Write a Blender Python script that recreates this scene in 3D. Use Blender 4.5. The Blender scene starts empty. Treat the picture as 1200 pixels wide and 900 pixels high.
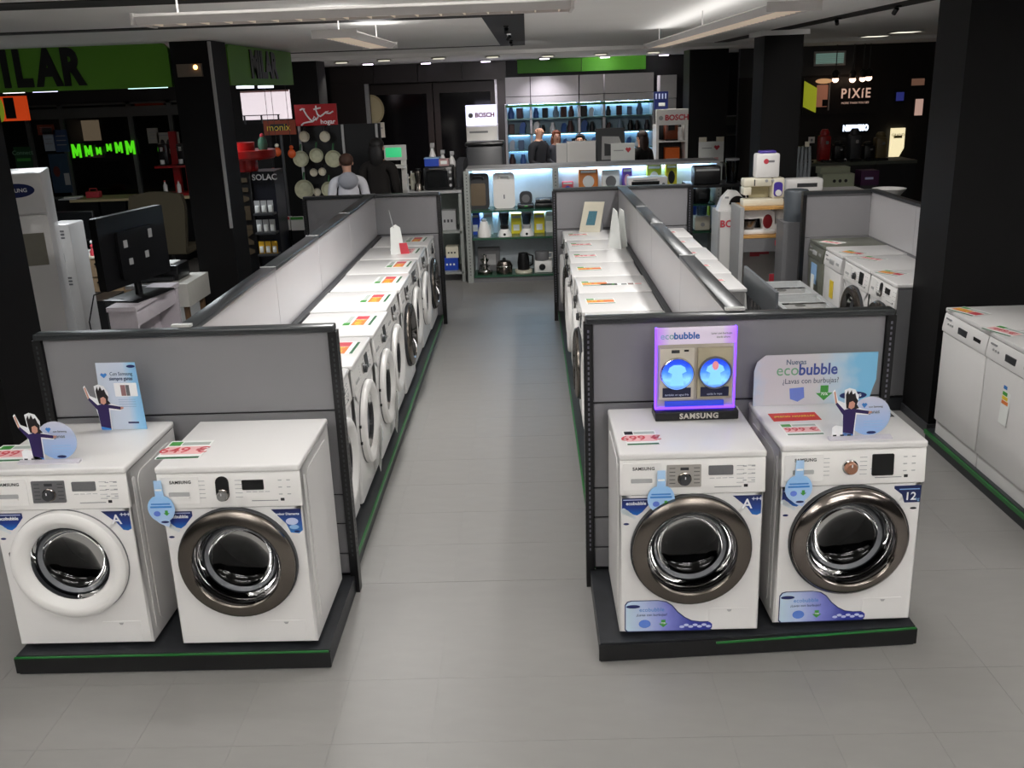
import bpy, bmesh, math, random
from mathutils import Vector, Matrix
random.seed(7)
PI = math.pi
sc = bpy.context.scene
COL = sc.collection
# ------------------------------------------------------------------ camera
F, PITCH, ROLL, YAW, EYE = 1111.92, .3064, -.036, -.025, 2.393
_cp, _sp, _cy, _sy = math.cos(PITCH), math.sin(PITCH), math.cos(YAW), math.sin(YAW)
FW = Vector((_sy*_cp, _cy*_cp, -_sp)); _rt = Vector((_cy, -_sy, 0)); _up = _rt.cross(FW)
R2 = _rt*math.cos(ROLL) + _up*math.sin(ROLL); U2 = -_rt*math.sin(ROLL) + _up*math.cos(ROLL)
CAM = Vector((0, 0, EYE))
cd = bpy.data.cameras.new('camera'); cd.sensor_width = 36; cd.lens = 36*F/1200; cd.clip_start = .05; cd.clip_end = 200
co = bpy.data.objects.new('camera', cd); COL.objects.link(co)
m = Matrix((R2, U2, -FW)).transposed().to_4x4(); m.translation = CAM; co.matrix_world = m
sc.camera = co
# ------------------------------------------------------------------ world, exposure
w = bpy.data.worlds.new('night'); sc.world = w; w.use_nodes = True
w.node_tree.nodes['Background'].inputs[0].default_value = (.012, .014, .02, 1)
w.node_tree.nodes['Background'].inputs[1].default_value = 1
vs = sc.view_settings; vs.view_transform = 'Standard'; vs.look = 'None'; vs.exposure = -0.1; vs.gamma = 1; vs.use_curve_mapping = False
# shop lighting: louvred ceiling luminaires (each fixture is built further down around its light)
LOUVRE_SPREAD = math.radians(150)
def area_light(name, loc, sx, sy, power, color=(1, .985, .968), spread=LOUVRE_SPREAD, rot=(0, 0, 0), parent=None):
    l = bpy.data.lights.new(name, 'AREA'); l.shape = 'RECTANGLE'; l.size = sx; l.size_y = sy; l.energy = power; l.color = color; l.spread = spread
    o = bpy.data.objects.new(name, l); COL.objects.link(o); o.location = loc; o.rotation_euler = rot; o.parent = parent
    return o
P_NEAR = (12, 29, 46)

def U(px, py, y):            # a photo pixel on the vertical plane at depth y -> (x, z)
    d = FW + R2*((px-600)/F) - U2*((py-450)/F)
    p = CAM + d*(y/d.y)
    return p.x, p.z
def UZ(px, py, z):           # a photo pixel on the horizontal plane at height z -> (x, y)
    d = FW + R2*((px-600)/F) - U2*((py-450)/F)
    p = CAM + d*((z-EYE)/d.z)
    return p.x, p.y
# ------------------------------------------------------------------ materials
def lin(c): return tuple(((v/255)/12.92 if v/255 <= .04045 else ((v/255+.055)/1.055)**2.4) for v in c)
_M = {}
def mat(name, rgb, rough=.5, metal=0, var=.05, scale=30, bump=0, emit=None, es=0, coat=0, spec=.5, bscale=None, stretch=None):
    if name in _M: return _M[name]
    m = bpy.data.materials.new(name); m.use_nodes = True; nt = m.node_tree; b = nt.nodes['Principled BSDF']
    c = lin(rgb)
    tc = nt.nodes.new('ShaderNodeTexCoord'); nz = nt.nodes.new('ShaderNodeTexNoise'); nz.inputs['Scale'].default_value = scale; nz.inputs['Detail'].default_value = 3
    src = tc.outputs['Object']
    if stretch:
        mp = nt.nodes.new('ShaderNodeMapping'); mp.inputs['Scale'].default_value = stretch; nt.links.new(src, mp.inputs[0]); src = mp.outputs[0]
    nt.links.new(src, nz.inputs['Vector'])
    mx = nt.nodes.new('ShaderNodeMix'); mx.data_type = 'RGBA'
    mx.inputs[6].default_value = (*[v*(1-var) for v in c], 1); mx.inputs[7].default_value = (*[min(1, v*(1+var)) for v in c], 1)
    nt.links.new(nz.outputs['Fac'], mx.inputs[0]); nt.links.new(mx.outputs[2], b.inputs['Base Color'])
    b.inputs['Roughness'].default_value = rough; b.inputs['Metallic'].default_value = metal
    b.inputs['Specular IOR Level'].default_value = spec
    if coat: b.inputs['Coat Weight'].default_value = coat; b.inputs['Coat Roughness'].default_value = .05
    if bump:
        bp = nt.nodes.new('ShaderNodeBump'); bp.inputs['Strength'].default_value = bump; bp.inputs['Distance'].default_value = .002
        n2 = nz
        if bscale: n2 = nt.nodes.new('ShaderNodeTexNoise'); n2.inputs['Scale'].default_value = bscale; nt.links.new(src, n2.inputs['Vector'])
        nt.links.new(n2.outputs['Fac'], bp.inputs['Height']); nt.links.new(bp.outputs[0], b.inputs['Normal'])
    if emit:
        b.inputs['Emission Color'].default_value = (*lin(emit), 1); b.inputs['Emission Strength'].default_value = es
    _M[name] = m; return m
def grad(name, stops, axis=2, lo=0, hi=1, rough=.4, emit=0, noise=0, nscale=40):      # printed colour ramp along a local axis
    if name in _M: return _M[name]
    m = bpy.data.materials.new(name); m.use_nodes = True; nt = m.node_tree; b = nt.nodes['Principled BSDF']
    tc = nt.nodes.new('ShaderNodeTexCoord'); sp = nt.nodes.new('ShaderNodeSeparateXYZ'); mr = nt.nodes.new('ShaderNodeMapRange'); cr = nt.nodes.new('ShaderNodeValToRGB')
    mr.inputs[1].default_value = lo; mr.inputs[2].default_value = hi
    nt.links.new(tc.outputs['Object'], sp.inputs[0]); nt.links.new(sp.outputs[axis], mr.inputs[0])
    out = mr.outputs[0]
    if noise:
        nz = nt.nodes.new('ShaderNodeTexNoise'); nz.inputs['Scale'].default_value = nscale; nt.links.new(tc.outputs['Object'], nz.inputs['Vector'])
        ma = nt.nodes.new('ShaderNodeMath'); ma.operation = 'MULTIPLY_ADD'; ma.inputs[1].default_value = noise; nt.links.new(nz.outputs['Fac'], ma.inputs[0]); nt.links.new(out, ma.inputs[2]); out = ma.outputs[0]
    nt.links.new(out, cr.inputs[0])
    el = cr.color_ramp.elements
    while len(el) < len(stops): el.new(.5)
    for e, (p, c) in zip(el, stops): e.position = p; e.color = (*lin(c), 1)
    nt.links.new(cr.outputs[0], b.inputs['Base Color']); b.inputs['Roughness'].default_value = rough
    if emit: nt.links.new(cr.outputs[0], b.inputs['Emission Color']); b.inputs['Emission Strength'].default_value = emit
    _M[name] = m; return m
def glass(name, tint=(150, 155, 160), ior=1.45, rough=.02):      # thin pane: what lies behind shows through, tinted, under a Fresnel reflection
    if name in _M: return _M[name]
    m = bpy.data.materials.new(name); m.use_nodes = True; nt = m.node_tree; nt.nodes.remove(nt.nodes['Principled BSDF'])
    o = nt.nodes['Material Output']; t = nt.nodes.new('ShaderNodeBsdfTransparent'); g = nt.nodes.new('ShaderNodeBsdfGlossy'); fr = nt.nodes.new('ShaderNodeFresnel'); mx = nt.nodes.new('ShaderNodeMixShader')
    t.inputs[0].default_value = (*lin(tint), 1); g.inputs['Roughness'].default_value = rough; fr.inputs[0].default_value = ior
    nt.links.new(fr.outputs[0], mx.inputs[0]); nt.links.new(t.outputs[0], mx.inputs[1]); nt.links.new(g.outputs[0], mx.inputs[2]); nt.links.new(mx.outputs[0], o.inputs[0])
    _M[name] = m; return m

WHITE = mat('white_enamel', (230, 228, 226), .32, var=.02, scale=4, coat=.25)
WPLAS = mat('white_plastic', (238, 236, 233), .38, var=.02, scale=8)
OFFW = mat('ivory_plastic', (226, 220, 200), .4, var=.03)
LGREY = mat('light_grey_plastic', (170, 170, 170), .45)
MGREY = mat('mid_grey_plastic', (110, 110, 112), .45)
DGREY = mat('dark_grey_plastic', (52, 53, 56), .45)
BLACK = mat('black_plastic', (12, 12, 14), .35)
MATTBLK = mat('matt_black_paint', (9, 9, 10), .75, var=.15, scale=3)
DCHROME = mat('dark_chrome', (118, 116, 116), .1, 1, var=.03)
CHROME = mat('chrome', (215, 213, 210), .07, 1, var=.02)
STEEL = mat('brushed_steel', (122, 115, 108), .24, 1, var=.06, scale=60, stretch=(1, 1, 8))
SMOKE = mat('smoked_chrome', (140, 132, 126), .16, 1, var=.05, scale=12)
DRUM = mat('drum_steel', (60, 62, 66), .35, 1, var=.2, scale=60)
RUBBER = mat('grey_rubber', (88, 90, 93), .45)
PANEL = mat('grey_steel_panel', (132, 131, 134), .38, var=.03, scale=2, spec=.5)
PANELL = mat('pale_grey_panel', (186, 184, 186), .3, var=.03, scale=2, spec=.6)
RAIL = mat('charcoal_rail', (44, 47, 49), .28, var=.08, scale=20, spec=.6)
PLINTH = mat('worn_black_plinth', (36, 38, 42), .45, var=.45, scale=18, bump=.15)
GREENST = mat('green_price_strip', (22, 104, 40), .35, var=.15, scale=8)
NAVY = mat('navy_print', (22, 34, 92), .35, var=.1)
BLUE = mat('blue_print', (60, 130, 205), .4, var=.1)
PALEB = mat('pale_blue_print', (150, 190, 232), .4, var=.06)
LILAC = mat('pale_lilac_print', (200, 208, 238), .4, var=.05)
GREENP = mat('green_print', (66, 150, 62), .4, var=.1)
DGREENP = mat('dark_green_print', (40, 100, 60), .4, var=.1)
REDP = mat('red_print', (206, 66, 78), .45, var=.1)
PINKP = mat('pink_print', (238, 186, 186), .5, var=.05)
ORANGEP = mat('orange_print', (232, 130, 62), .45, var=.15, scale=80)
YELLOWP = mat('yellow_print', (236, 206, 60), .45, var=.1)
PAPER = mat('white_paper', (238, 240, 236), .6, var=.02)
GREYINK = mat('grey_ink', (135, 135, 138), .5)
INK = mat('black_ink', (24, 24, 26), .5)
WHITEINK = mat('white_ink', (244, 244, 246), .5)
SKINP = mat('printed_skin', (205, 150, 130), .5)
HAIRP = mat('printed_hair', (26, 18, 20), .5)
JUMPP = mat('printed_purple_jumper', (42, 26, 84), .5)
GLASSD = glass('smoked_door_glass', (120, 122, 126))
GLASSP = glass('clear_pane', (225, 232, 232))
SCREEN = mat('dark_display', (16, 17, 18), .2, var=.1)
SCREENG = mat('grey_display', (104, 104, 106), .3, var=.12, scale=90)
FLOOR = mat('grey_floor_tile', (140, 138, 135), .42, var=.07, scale=5, bump=.05, bscale=90, stretch=(1, 3, 1))
# ------------------------------------------------------------------ mesh helpers
class MB:
    def __init__(s): s.v = []; s.f = []
    def add(s, vs, fs):
        o = len(s.v); s.v += [tuple(v) for v in vs]; s.f += [tuple(i+o for i in f) for f in fs]; return s
    def box(s, x0, y0, z0, x1, y1, z1, b=0, seg=2):
        if b:
            bm = bmesh.new(); bmesh.ops.create_cube(bm, size=1)
            for v in bm.verts: v.co = Vector(((x0+x1)/2+v.co.x*(x1-x0), (y0+y1)/2+v.co.y*(y1-y0), (z0+z1)/2+v.co.z*(z1-z0)))
            bmesh.ops.bevel(bm, geom=bm.edges[:], offset=b, segments=seg, profile=.5, affect='EDGES')
            bm.verts.index_update(); s.add([v.co for v in bm.verts], [[v.index for v in f.verts] for f in bm.faces]); bm.free(); return s
        return s.add([(x0, y0, z0), (x1, y0, z0), (x1, y1, z0), (x0, y1, z0), (x0, y0, z1), (x1, y0, z1), (x1, y1, z1), (x0, y1, z1)],
                     [(0, 3, 2, 1), (4, 5, 6, 7), (0, 1, 5, 4), (1, 2, 6, 5), (2, 3, 7, 6), (3, 0, 4, 7)])
    def lathe(s, prof, n=32, c=(0, 0, 0), axis='z', sx=1, sy=1):
        vs, fs = [], []
        for r, a in prof:
            for k in range(n):
                t = 2*PI*k/n; p, q = r*math.cos(t)*sx, r*math.sin(t)*sy
                vs.append({'z': (c[0]+p, c[1]+q, c[2]+a), 'y': (c[0]+p, c[1]+a, c[2]+q), 'x': (c[0]+a, c[1]+p, c[2]+q)}[axis])
        for i in range(len(prof)-1):
            for k in range(n):
                k2 = (k+1) % n; f = (i*n+k, i*n+k2, (i+1)*n+k2, (i+1)*n+k)
                fs.append(f if axis != 'y' else f[::-1])
        return s.add(vs, fs)
    def cyl(s, c, r, h, n=16, axis='z', r2=None):
        r2 = r if r2 is None else r2
        return s.lathe([(0.0001, 0), (r, 0), (r2, h), (.0001, h)], n, c, axis)
    def prism(s, poly, a0, a1, plane='xz'):
        n = len(poly); P3 = {'xz': lambda p, a: (p[0], a, p[1]), 'xy': lambda p, a: (p[0], p[1], a), 'yz': lambda p, a: (a, p[0], p[1])}[plane]
        return s.add([P3(p, a0) for p in poly]+[P3(p, a1) for p in poly],
                     [tuple(range(n)), tuple(range(2*n-1, n-1, -1))]+[(i, i+n, (i+1) % n+n, (i+1) % n) for i in range(n)])
    def tube(s, pts, r, n=8, r1=None):
        pts = [Vector(p) for p in pts]; vs, fs = [], []; N = len(pts)
        for i, p in enumerate(pts):
            d = (pts[min(i+1, N-1)]-pts[max(i-1, 0)]).normalized(); a = d.orthogonal().normalized() if i == 0 else (a-d*a.dot(d)).normalized(); b = d.cross(a)
            rr = r if r1 is None else r+(r1-r)*i/(N-1)
            for k in range(n): t = 2*PI*k/n; vs.append(p+(a*math.cos(t)+b*math.sin(t))*rr)
        for i in range(N-1):
            for k in range(n): k2 = (k+1) % n; fs.append((i*n+k, i*n+k2, (i+1)*n+k2, (i+1)*n+k))
        fs += [tuple(range(n-1, -1, -1)), tuple(range((N-1)*n, N*n))]
        return s.add(vs, fs)
    def ball(s, c, rx, ry=None, rz=None, n=16, k=9):
        ry = rx if ry is None else ry; rz = rx if rz is None else rz
        vs, fs = [], []
        for i in range(k+1):
            ph = -PI/2+PI*i/k
            for j in range(n): t = 2*PI*j/n; vs.append((c[0]+rx*math.cos(ph)*math.cos(t), c[1]+ry*math.cos(ph)*math.sin(t), c[2]+rz*math.sin(ph)))
        for i in range(k):
            for j in range(n): j2 = (j+1) % n; fs.append((i*n+j, i*n+j2, (i+1)*n+j2, (i+1)*n+j))
        return s.add(vs, fs)
    def mesh(s, name, m, smooth=True):
        me = bpy.data.meshes.new(name); me.from_pydata(s.v, [], s.f)
        bm = bmesh.new(); bm.from_mesh(me); bmesh.ops.remove_doubles(bm, verts=bm.verts, dist=2e-5); bmesh.ops.recalc_face_normals(bm, faces=bm.faces); bm.to_mesh(me); bm.free()
        me.materials.append(m)
        if smooth:
            me.polygons.foreach_set('use_smooth', [True]*len(me.polygons)); me.set_sharp_from_angle(angle=math.radians(38))
        return me
    def build(s, name, m, parent=None, smooth=True, loc=None, label=None):
        o = bpy.data.objects.new(name, s.mesh(name, m, smooth)); COL.objects.link(o); o.parent = parent
        if loc: o.location = loc
        if label: o['label'] = label
        return o
def tag(o, label, cat, group=None, kind=None):
    o['label'] = label; o['category'] = cat
    if group: o['group'] = group
    if kind: o['kind'] = kind
    return o
def thing(name, label, cat, loc=(0, 0, 0), rz=0, group=None, kind=None):
    o = bpy.data.objects.new(name, None); COL.objects.link(o); o.empty_display_size = .1; o.location = loc; o.rotation_euler = (0, 0, rz)
    return tag(o, label, cat, group, kind)
def part(name, m, parent, *a, **k): return MB().box(*a, **k).build(name, m, parent)
def copy_tree(root, loc, rz, label=None, group=None, drop=()):
    def cp(o, par):
        c = o.copy(); COL.objects.link(c); c.parent = par
        for ch in list(o.children):
            if ch.name.split('.')[0] not in drop: cp(ch, c)
        return c
    r = cp(root, None); r.location = loc; r.rotation_euler = (0, 0, rz)
    if label: r['label'] = label
    if group: r['group'] = group
    return r
_T = {}
def text(s, size, m, parent, loc, rot=(PI/2, 0, 0), align='CENTER', name='lettering', ext=.0006, bold=0, sx=1, space=1):
    key = (s, size, m.name, align, ext, bold, space)
    if key not in _T:
        cu = bpy.data.curves.new('lettering', 'FONT'); cu.body = s; cu.size = size; cu.align_x = align; cu.align_y = 'CENTER'; cu.extrude = ext; cu.offset = bold; cu.resolution_u = 3; cu.space_character = space
        ob = bpy.data.objects.new('lettering', cu); me = bpy.data.meshes.new_from_object(ob); me.name = 'lettering'
        bpy.data.objects.remove(ob); bpy.data.curves.remove(cu); me.materials.clear(); me.materials.append(m); _T[key] = me
    o = bpy.data.objects.new(name, _T[key]); COL.objects.link(o); o.parent = parent; o.location = loc; o.rotation_euler = rot; o.scale = (sx, 1, 1)
    return o
def rrect(x0, z0, x1, z1, r, n=4):
    p = []
    for cx, cz, a0 in ((x1-r, z1-r, 0), (x0+r, z1-r, 90), (x0+r, z0+r, 180), (x1-r, z0+r, 270)):
        for i in range(n+1): a = math.radians(a0+90*i/n); p.append((cx+r*math.cos(a), cz+r*math.sin(a)))
    return p
def circ(cx, cz, rx, rz=None, n=20, a0=0, a1=360):
    rz = rz or rx
    full = a1-a0 == 360
    return [(cx+rx*math.cos(math.radians(a0+(a1-a0)*i/(n if full else n-1))), cz+rz*math.sin(math.radians(a0+(a1-a0)*i/(n if full else n-1)))) for i in range(n)]
# ------------------------------------------------------------------ the room
CEIL = 2.85
XL, XR, YB, YF = -8.2, 7.6, 18.5, -3.5
def struct(o, label, cat): return tag(o, label, cat, kind='structure')
fl = struct(MB().box(XL, YF, -.1, XR, YB, -.0012).build('floor', FLOOR), 'grey tiled shop floor', 'floor')
TX, TY = .382, .41
tile = MB().box(-TX/2+.0006, -TY/2+.0006, -.0015, TX/2-.0006, TY/2-.0006, 0).mesh('floor_tile', FLOOR)
def tiles(x0, x1, y0, y1):
    i0, i1 = math.ceil((x0+.057)/TX), math.floor((x1+.057)/TX); j0, j1 = math.ceil((y0-4.273)/TY), math.floor((y1-4.273)/TY)
    for i in range(i0, i1):
        for j in range(j0, j1):
            if (i, j) in TILES: continue
            TILES.add((i, j))
            o = bpy.data.objects.new('floor_tile', tile); COL.objects.link(o); o.parent = fl; o.location = (-.057+(i+.5)*TX, 4.273+(j+.5)*TY, 0)
TILES = set()
tiles(-2.8, 2.7, 2.2, 3.9); tiles(-1.3, .75, 3.9, 12.3); tiles(1.3, 3.1, 3.9, 9.9)
CEILM = mat('ceiling_paint', (236, 235, 232), .8, var=.03, scale=2)
ce = struct(MB().box(XL, YF, CEIL, XR, 14.25, CEIL+.15).build('ceiling', CEILM), 'pale grey plaster shop ceiling', 'ceiling')
so = MB().box(XL, 14.25, 2.80, XR, YB, CEIL+.15).build('soffit', CEILM, ce)
BLKWALL = mat('black_wall_panel', (24, 21, 21), .45, var=.2, scale=2)
DWALL = mat('dark_grey_wall', (30, 30, 32), .6, var=.15, scale=2)
struct(MB().box(XL, YB, 0, XR, YB+.15, CEIL).build('wall_back', BLKWALL), 'black panelled back wall', 'wall')
struct(MB().box(XL-.15, YF, 0, XL, YB, CEIL).build('wall_left', DWALL), 'dark left side wall', 'wall')
struct(MB().box(XR, YF, 0, XR+.15, YB, CEIL).build('wall_right', DWALL), 'dark right side wall', 'wall')
struct(MB().box(XL, YF-.15, 0, XR, YF, CEIL).build('wall_front', DWALL), 'dark wall behind the viewer', 'wall')
# recessed black track channels in the ceiling: shallow dark metal trays set flush under the plaster
TRAY = mat('black_ceiling_channel', (16, 15, 17), .6)
def channel(x0, y0, x1, y1, label):
    o = MB().box(x0, y0, CEIL-.006, x1, y1, CEIL+.001).build('trim_1', TRAY); return struct(o, label, 'ceiling channel')
channel(-4.6, 6.95, -.30, 7.15, 'thin black ceiling channel across the left bay nearest the camera')
channel(-.30, 7.0, 0, 12.55, 'wide black ceiling channel running away above the aisle')
channel(-3.4, 12.4, -.30, 12.52, 'thin black ceiling channel across the left bay farther back')
channel(2.66, 6.6, 2.86, 14.2, 'black ceiling channel running beside the right pillars')
channel(-4.6, 4.9, .6, 5.25, 'black ceiling channel along the top edge of the view')
def added_spot(x, y, tx, ty, tz, power, label):  # spotlights added to brighten the goods at the back; the channels are empty
    t = thing('added_spot', label, 'spotlight', (x, y, CEIL-.007), 0, 'added black spotlights'); d = Vector((tx, ty, tz))-Vector((x, y, CEIL-.1)); d.normalize()
    MB().box(-.02, -.06, -.01, .02, .06, 0).build('adapter', BLACK, t); MB().tube([Vector((0, 0, -.03))-d*.02, Vector((0, 0, -.03))+d*.03], .018, 14).build('head', BLACK, t)
    l = bpy.data.lights.new('added_spot_light', 'SPOT'); l.energy = power; l.color = (1, .96, .92); l.spot_size = math.radians(75); l.spot_blend = .8; l.shadow_soft_size = .03
    o = bpy.data.objects.new('added_spot_light', l); COL.objects.link(o); o.parent = t; o.location = Vector((0, 0, -.03))+d*.04; o.rotation_euler = d.to_track_quat('-Z', 'Y').to_euler()
for k, (x, y, tx, ty, p) in enumerate(((-.15, 8.3, -.4, 11.8, 110), (-.15, 9.6, -1.6, 12.4, 110), (-.15, 11.0, .6, 14.5, 110), (2.76, 7.6, 2.3, 9.6, 80), (2.76, 9.0, 4.2, 12.5, 30))):
    added_spot(x, y, tx, ty, .9, p, '%s added black spotlight in the %s ceiling channel' % (['nearest', 'middle', 'farthest', 'nearer', 'farther'][k], 'aisle' if k < 3 else 'right-hand'))
# pillars
PILL = mat('black_pillar_laminate', (11, 10, 11), .6, var=.2, scale=1.5, spec=.25)
PILLG = mat('charcoal_pillar_laminate', (46, 47, 49), .5, var=.08)
def pillar(x0, y0, x1, y1, label, m=PILL, cap=False):
    t = thing('pillar', label, 'pillar', ((x0+x1)/2, y0, 0), kind='structure'); a, d = (x1-x0)/2, y1-y0
    part('shaft', m, t, -a, 0, 0, a, d, CEIL-.002)
    part('base_trim', DGREY, t, -a-.012, -.012, 0, a+.012, d+.012, .06)
    if cap:
        part('collar', CEILM, t, -a-.05, -.05, CEIL-.055, a+.05, d+.05, CEIL-.002)
    return t
pillar(2.70, 6.19, 3.62, 6.66, 'wide black pillar behind the white dishwashers')
pillar(U(199, 60, 8.85)[0], 8.85, U(247, 60, 8.85)[0], 9.30, 'black pillar at the corner between the two green signs')
pillar(U(881, 120, 11.5)[0], 11.0, U(938, 120, 11.0)[0], 11.5, 'black pillar behind the sewing machine, with a white collar', cap=True)
pillar(2.55, 15.6, 3.15, 16.2, 'black pillar beside the far display stand')
_px = U(30.5, 295, 6.2)[0]
pillar(_px-.75, 5.62, _px, 6.2, 'black pillar at the left edge in front of the white refrigerator')
pillar(-3.75, 14.3, -3.0, 14.9, 'black pillar behind the red pan-rack sign')
for o in [o for o in COL.objects if o.name.startswith('pillar') and abs(o.location.y-8.85) < .01]:
    MB().box(.165, -.025, 1.2, .19, 0, CEIL-.01).build('conduit', LGREY, o)
    b = MB().box(-.13, -.035, U(222, 90, 8.85)[1], .09, 0, U(222, 75, 8.85)[1]).build('emergency_light', mat('dim_lamp_cover', (120, 110, 98), .4), o)
    MB().ball((.04, -.04, U(227, 79, 8.85)[1]), .02, .012, .02, 10, 6).build('bulb', mat('amber_bulb', (255, 190, 110), .5, emit=(255, 190, 110), es=6), b)
# ------------------------------------------------------------------ ceiling luminaires
HOUS = mat('luminaire_housing', (206, 202, 200), .5, var=.03)
LAMPW = mat('luminaire_louvre', (232, 220, 206), .35, var=.1, scale=10, emit=(255, 232, 205), es=.25)
def luminaire(x0, y0, x1, y1, z, label, power=0, spread=LOUVRE_SPREAD, up=1.2):
    L, Wd = max(x1-x0, y1-y0), min(x1-x0, y1-y0); along_x = x1-x0 > y1-y0; h = .042
    t = thing('ceiling_luminaire', label, 'ceiling light', ((x0+x1)/2, (y0+y1)/2, 0), 0 if along_x else PI/2, 'linear ceiling luminaires')
    prof = [(-Wd/2+.02, z+h), (-Wd/2, z+h-.015), (-Wd/2, z+.03), (-Wd*.36, z), (-Wd*.30, z), (-Wd*.30, z+.03), (Wd*.30, z+.03), (Wd*.30, z), (Wd*.36, z), (Wd/2, z+.03), (Wd/2, z+h-.015), (Wd/2-.02, z+h)]
    MB().prism(prof, -L/2, L/2, 'yz').build('housing', HOUS, t, smooth=False)
    for s in (-1, 1): MB().box(s*L/2-.006, -Wd/2-.006, z-.002, s*L/2+.006, Wd/2+.006, z+h+.002).build('end_cap', HOUS, t)
    for k in range(max(2, int(L/1.3))): xx = -L/2+.15+k*(L-.3)/(max(2, int(L/1.3))-1); MB().cyl((xx, 0, z+h), .004, CEIL-z-h, 8).build('hanger', HOUS, t)
    lo = MB(); n = int(L/.1)
    for i in range(n): x = -L/2+(i+.5)*L/n; lo.box(x-.003, -Wd*.29, z+.002, x+.003, Wd*.29, z+.028)
    lo.build('louvre', LAMPW, t)['kind'] = 'stuff'
    if power:
        area_light('tube_light', (0, 0, z-.004), L*.96, Wd*.56, power, spread=spread, parent=t)
        area_light('tube_uplight', (0, 0, z+h+.004), L*.96, Wd*.8, power*up, spread=PI, rot=(PI, 0, 0), parent=t)
    return t
LZ = 2.68
luminaire(-1.62, 4.17, .20, 4.43, LZ, 'long white hanging luminaire across the top left of the view', 17, up=.3)
luminaire(1.17, 4.9, 1.42, 9.9, LZ, 'long white hanging luminaire running away at upper right', 50, up=.09)
luminaire(-1.22, 5.8, -.97, 7.6, LZ, 'short white hanging luminaire above the left washer row', 40, up=.12)
for i, (y, s) in enumerate(((2.0, 'just ahead of the viewer'), (-.2, 'overhead at the viewer'), (-2.4, 'behind the viewer'))):
    luminaire(-2.7, y, -.7, y+.26, LZ, 'white hanging luminaire %s on the left' % s, P_NEAR[i], PI)
    luminaire(.7, y, 2.7, y+.26, LZ, 'white hanging luminaire %s on the right' % s, P_NEAR[i], PI)
for y, s in ((2.2, 'near'), (-1.0, 'rear')):  # unseen luminaires added over both wings to brighten ceiling, signs and sides
    luminaire(-5.6, y, -3.6, y+.26, LZ, 'added unseen luminaire over the left wing, %s the viewer' % s, 24)
    luminaire(3.8, y, 5.8, y+.26, LZ, 'added unseen luminaire over the right wing, %s the viewer' % s, 42)
# ------------------------------------------------------------------ gondolas
TOPZ = 1.37
def slots(mb, x0, y0, x1, y1, z0, z1, step=.025):
    z = z0
    while z < z1: mb.box(x0, y0, z, x1, y1, z+.013); z += step
def gondola(xc, label, yfar=9.75, wf=.685, yfront=3.55, seams=(), right_plinth_to=9.75, skew=0):
    t = thing('gondola_display', label, 'display shelving', (xc, 4.22, 0)); y0 = -.02; L = yfar-4.22
    # plinth of the front end and of the two long sides
    pf = MB().prism([(-wf, yfront-4.22), (wf, yfront-4.22+skew), (wf, -.02), (-wf, -.02)], 0, .092, 'xy').build('front_plinth', PLINTH, t, False)
    MB().prism([(-wf-.006, yfront-4.232), (wf+.006, yfront-4.232+skew), (wf+.006, yfront-4.22+skew), (-wf-.006, yfront-4.22)], .012, .085, 'xy').build('kick_board', BLACK, pf, False)
    MB().prism([(-wf*(1 if xc < 0 else .28), yfront-4.238), (wf, yfront-4.238+skew), (wf, yfront-4.23+skew), (-wf*(1 if xc < 0 else .28), yfront-4.23)], .087, .094, 'xy').build('price_strip', GREENST, pf, False)
    for s in (-1, 1):
        xa, xb = sorted((s*.04, s*(wf-.03)))
        side = part('side_plinth', PLINTH, t, xa, .03, 0, xb, L, .092)
        xa, xb = sorted((s*(wf-.03), s*(wf-.02))); part('price_strip', GREENST, side, xa, .03, .07, xb, L, .094)
    # end walls made of stacked panels
    zs = [.095, .206, .368, .523, .955, TOPZ-.03]
    for ye, zz in ((0, zs), (L, [.095, .5, .955, TOPZ-.03])):
        for a, b in zip(zz[:-1], zz[1:]):
            part('end_panel', PANEL, t, -wf+.022, ye-.012, a+.004, wf-.022, ye+.012, b-.004, b=.003, seg=1)
        part('backing_sheet', BLACK, t, -wf+.022, ye-.004, .095, wf-.022, ye+.004, TOPZ-.03)
        part('cap_rail', RAIL, t, -wf-.01, ye-.035, TOPZ-.03, wf+.01, ye+.035, TOPZ, b=.006)
        for s in (-1, 1):
            u = part('upright', BLACK, t, s*wf-.02, ye-.03, .0, s*wf+.02, ye+.03, TOPZ-.03)
            mb = MB(); slots(mb, s*wf-.004, ye-.0312, s*wf+.004, ye-.0296, .2, TOPZ-.05); slots(mb, s*wf-.0212, ye-.004, s*wf-.0196, ye+.004, .2, TOPZ-.05); slots(mb, s*wf+.0196, ye-.004, s*wf+.0212, ye+.004, .2, TOPZ-.05)
            mb.build('slot_row', DGREY if xc < 0 else mat('slot_pale', (110, 108, 120), .5), u)['kind'] = 'stuff'
    # long central partition
    ys = [.03]+[y-4.22 for y in seams]+[L-.02]
    for a, b in zip(ys[:-1], ys[1:]):
        for zz in ((.955, TOPZ-.02),):
            for s in (-1, 1):
                xa, xb = sorted((s*.006, s*.035)); part('partition_panel', PANELL, t, xa, a+.003, zz[0], xb, b-.003, zz[1], b=.002, seg=1)
        part('lower_panel', PANEL, t, -.03, a+.003, .095, .03, b-.003, .95)
        part('top_cap', RAIL, t, -.045, a+.001, TOPZ-.02, .045, b-.001, TOPZ+.006, b=.005)
        part('joint_clip', LGREY, t, -.046, b-.03, TOPZ+.006, .046, b-.01, TOPZ+.010)
    for s in (-1, 1):
        xa, xb = sorted((s*.037, s*.075)); part('ledge', DGREY, t, xa, .03, .93, xb, L-.02, .955)
    part('cap_clip', mat('pale_clip', (196, 196, 192), .4), t, -.06, .0, TOPZ+.006, .03, .03, TOPZ+.018)
    return t
gondola(-1.605, 'grey shelving island with the left washing machine row', seams=(5.73, 6.98, 8.27))
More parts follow.
